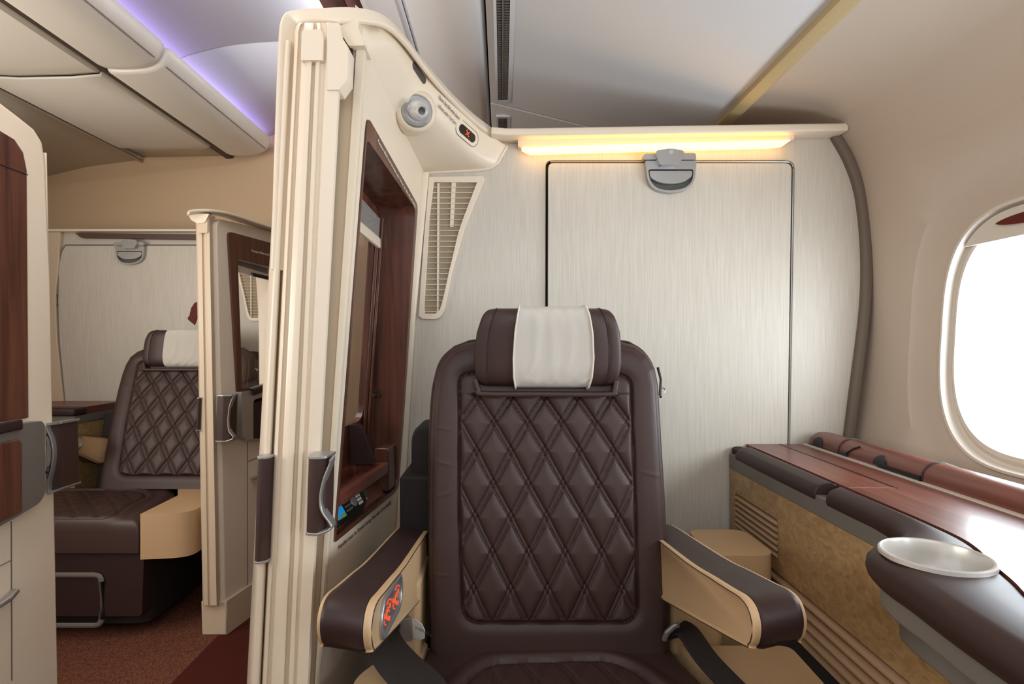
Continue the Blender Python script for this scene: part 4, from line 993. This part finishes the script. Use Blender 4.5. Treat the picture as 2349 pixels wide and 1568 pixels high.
# pocket unit
gu = rnd([ff(538, 898), ff(560, 897), ff(640, 868), ff(640, 1006), ff(548, 1008), ff(541, 1000)], [.01, .01, .01, .01, .03, .02])
gi = rnd([ff(566, 917), ff(640, 893), ff(640, 1004), ff(566, 1006)], [.02, 0, 0, 0])
gq = mk('magazine_pocket', prism([gu, gi], QF(-.035), QF(.02)), M['metal'], fp2, bevel=.006, seg=3)
mk('pocket_front', prism([[ff(566, 925), ff(640, 903), ff(640, 1004), ff(566, 1006)]], QF(-.025), QF(.0)), M['leather_d'], gq)
mk('pocket_rim', sweep([QF(-.038)(*ff(562, 899)), QF(-.038)(*ff(640, 870))], rsec(.03, .035, .008), up=(0, 0, 1)), M['leather_d'], gq)
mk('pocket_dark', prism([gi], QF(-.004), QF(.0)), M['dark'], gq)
mk('seam', tube([QF(-.001)(*ff(567, 1012)), QF(-.001)(*ff(567, 1345))], .002, 4), M['grey'], fp2)
mk('seam', tube([QF(-.001)(*ff(567, 1058)), QF(-.001)(*ff(640, 1030))], .002, 4), M['grey'], fp2)
mk('cabinet_handle', sweep([QF(-.015)(*ff(572, 1098)), QF(-.02)(*ff(580, 1094)), QF(-.02)(*ff(610, 1090))], rsec(.02, .012, .004), up=(0, 0, 1)), M['metal'], fp2)
mk('plinth', prism([[ (2.645, FL), (2.645, -1.255), (3.5, -1.255), (3.5, FL)]], QF(-.012), QF(.11)), M['cream2'], fp2, bevel=.006)
mk('rim', sweep(crom([P(432, 488, 2.58), P(450, 486, 2.60), P(484, 486, 2.64), P(520, 493, 2.72), P(575, 511, 2.90), P(632, 528, 3.12), P(690, 540, 3.5)], 4), rsec(.08, .014, .005), up=(0, 0, 1)), M['cream'], fp2)
mk('header', shp([rnd([(430, 488), (480, 490), (470, 510), (452, 512), (438, 504)], 3)], 2.60, .06), M['cream'], fp2, bevel=.004)
fd = thing('sliding_door', (-1.45, 2.65, FL), 'ribbed cream door post of the far suite standing in front of its seat', 'door')
mk('door_leaf', loft([[P(a+(b-a)*(py-500)/890, py, Y) for a, b, Y in ((449, 465, 2.63), (452, 468, 2.615), (462, 477, 2.615), (464, 479, 2.622), (470, 485, 2.622), (472, 487, 2.612), (480, 497, 2.612), (483, 501, 2.63), (487, 505, 2.655), (452, 470, 2.655))] for py in (491, 497, 700, 1100, 1388)], cu=True, caps=True), M['cream2'], fd, ang=30)
mk('top_fitting', shp([rnd([(454, 496), (476, 496), (476, 534), (454, 534)], 3)], 2.605, .02), M['cream2'], fd, bevel=.003)
a0 = P(498, 1010, 2.60); a1 = P(530, 908, 2.60)
handle(fd, a0[0], a1[0], a0[2], a1[2], 2.60, dep=.06)
a0 = P(452, 985, 2.605); a1 = P(460, 914, 2.605)
handle(fd, a0[0], a1[0], a0[2], a1[2], 2.605, lip=False, dep=.04)

# left partition: forward part of the far suite
def FL2(Y, h): return -1.437-.019*(h-.3)
def fl(px, py):
    a, b = (px-CX)/F, (CY-py)/F; Y = (-1.437+.0057)/(a+.019*b); return (Y, b*Y)
def QL(d): return lambda Y, h: (FL2(Y, h)-d, Y, h)
lp2 = thing('partition_wall', (-1.43, 1.4, FL), 'cream partition at the left edge of the view with a mahogany panel', 'partition')
outl2 = [(.95, FL), (.95, .73), (1.50, .708), (1.556, .698), fl(46, 268), fl(82, 297), fl(101, 327), fl(106, 360), (1.722, .45), (1.722, FL)]
woodl = [(1.0, -.22), (1.0, .63), (1.50, .622), fl(0, 302), fl(30, 320), fl(50, 350), fl(58, 390), fl(62, 958)]
winl = [(1.05, -.2), (1.05, .46), (1.50, .46), (1.50, -.2)]
mk('wall_panel', prism([outl2, winl], QL(0), QL(.10)), M['cream'], lp2, bevel=.012, seg=4)
wl = mk('window_surround', prism([woodl, winl], QL(-.006), QL(.0)), M['wood'], lp2, bevel=.003)
mk('pane', prism([winl], QL(.05), QL(.053)), M['glass'], wl)
mk('seam', tube([QL(-.0065)(1.4, .515), QL(-.0065)(1.641, .510)], .0015, 5), M['dark'], wl)
gl2 = [(1.2, -.235), fl(72, 965), fl(80, 972), fl(82, 1130), fl(70, 1152), fl(20, 1182), (1.2, -.56)]
gh = rnd([(1.2, -.285), fl(15, 1004), fl(24, 1014), fl(26, 1180), (1.2, -.57)], 0)
gp2 = mk('magazine_pocket', prism([rnd(gl2, [0, .005, .01, .02, .02, .01, 0])], QL(-.03), QL(.0)), M['grey'], lp2, bevel=.006, seg=3)
mk('pocket_front', prism([[(1.2, -.29), fl(15, 1006), fl(23, 1016), fl(24, 1172), (1.2, -.53)]], QL(-.036), QL(-.02)), M['wood'], gp2, bevel=.004)
mk('pocket_rim', sweep([QL(-.036)(1.2, -.245), QL(-.036)(*fl(18, 973))], rsec(.014, .03, .006), up=(0, 0, 1)), M['leather_d'], gp2)
mk('seam', tube([QL(-.001)(*fl(25, 1195)), QL(-.001)(*fl(26, 1560))], .0015, 4), M['grey'], lp2)
mk('seam', tube([QL(-.001)(*fl(0, 1297)), QL(-.001)(*fl(25, 1284))], .0015, 4), M['grey'], lp2)
mk('cabinet_handle', sweep([QL(-.012)(*fl(-20, 1392)), QL(-.02)(*fl(5, 1372)), QL(-.014)(*fl(25, 1354))], rsec(.018, .014, .004), up=(0, 0, 1)), M['metal'], lp2)
ld = thing('sliding_door', (-1.44, 1.74, FL), 'cream door edge at the left edge of the view with a leather handle', 'door')
mk('door_leaf', loft([[P(a+(b-a)*(py-420)/1148, py, Y) for a, b, Y in ((100, 122, 1.724), (108, 131, 1.727), (109, 132, 1.75), (104, 128, 1.80), (60, 90, 1.80), (60, 90, 1.726))] for py in (350, 420, 1568, 1810)], cu=True, caps=True), M['cream'], ld, ang=30, bevel=.003)
Yh = 1.70
hb2 = mk('handle', shp([rnd([(94, 976), (138, 970), (142, 1118), (96, 1137)], 3)], Yh, .07), M['leather'], ld, bevel=.004)
mk('handle_cap', shp([[(92, 972), (140, 966), (140, 972), (92, 978)]], Yh-.003, .075), M['metal'], hb2, bevel=.001)
mk('handle_cap', shp([[(95, 1133), (144, 1117), (144, 1121), (96, 1139)]], Yh-.003, .075), M['metal'], hb2, bevel=.001)
mk('handle_lip', sweep(crom([P(a, b, Yh-.006) for a, b in ((112, 974), (112, 984), (121, 1005), (126, 1035), (123, 1070), (115, 1105), (115, 1130))], 5), rsec(.004, .018, .001), up=(0, 1, 0)), M['metal'], hb2)
mk('recess', shp([rnd([(94, 996), (108, 994), (119, 1018), (121, 1045), (117, 1080), (112, 1097), (95, 1098)], 3)], Yh-.002, .004), M['black'], hb2)
mk('lever', shp([rnd([(104, 996), (112, 1005), (117, 1030), (116, 1060), (112, 1070), (102, 1070), (101, 1055), (107, 1035), (108, 1015)], 2)], Yh-.008, .008), M['metal'], hb2, bevel=.001)
mk('lock_plate', shp([rnd([(97, 1073), (112, 1071), (109, 1096), (96, 1097)], 2)], Yh-.007, .005), M['grey'], hb2, bevel=.001)
kp = P(104, 1083, Yh-.008); mk('keyhole', disc(kp, (0, 1, 0), .006, .004, 14), M['black'], hb2)
for o in COL.objects:
    if '_root' in o: del o['_root']
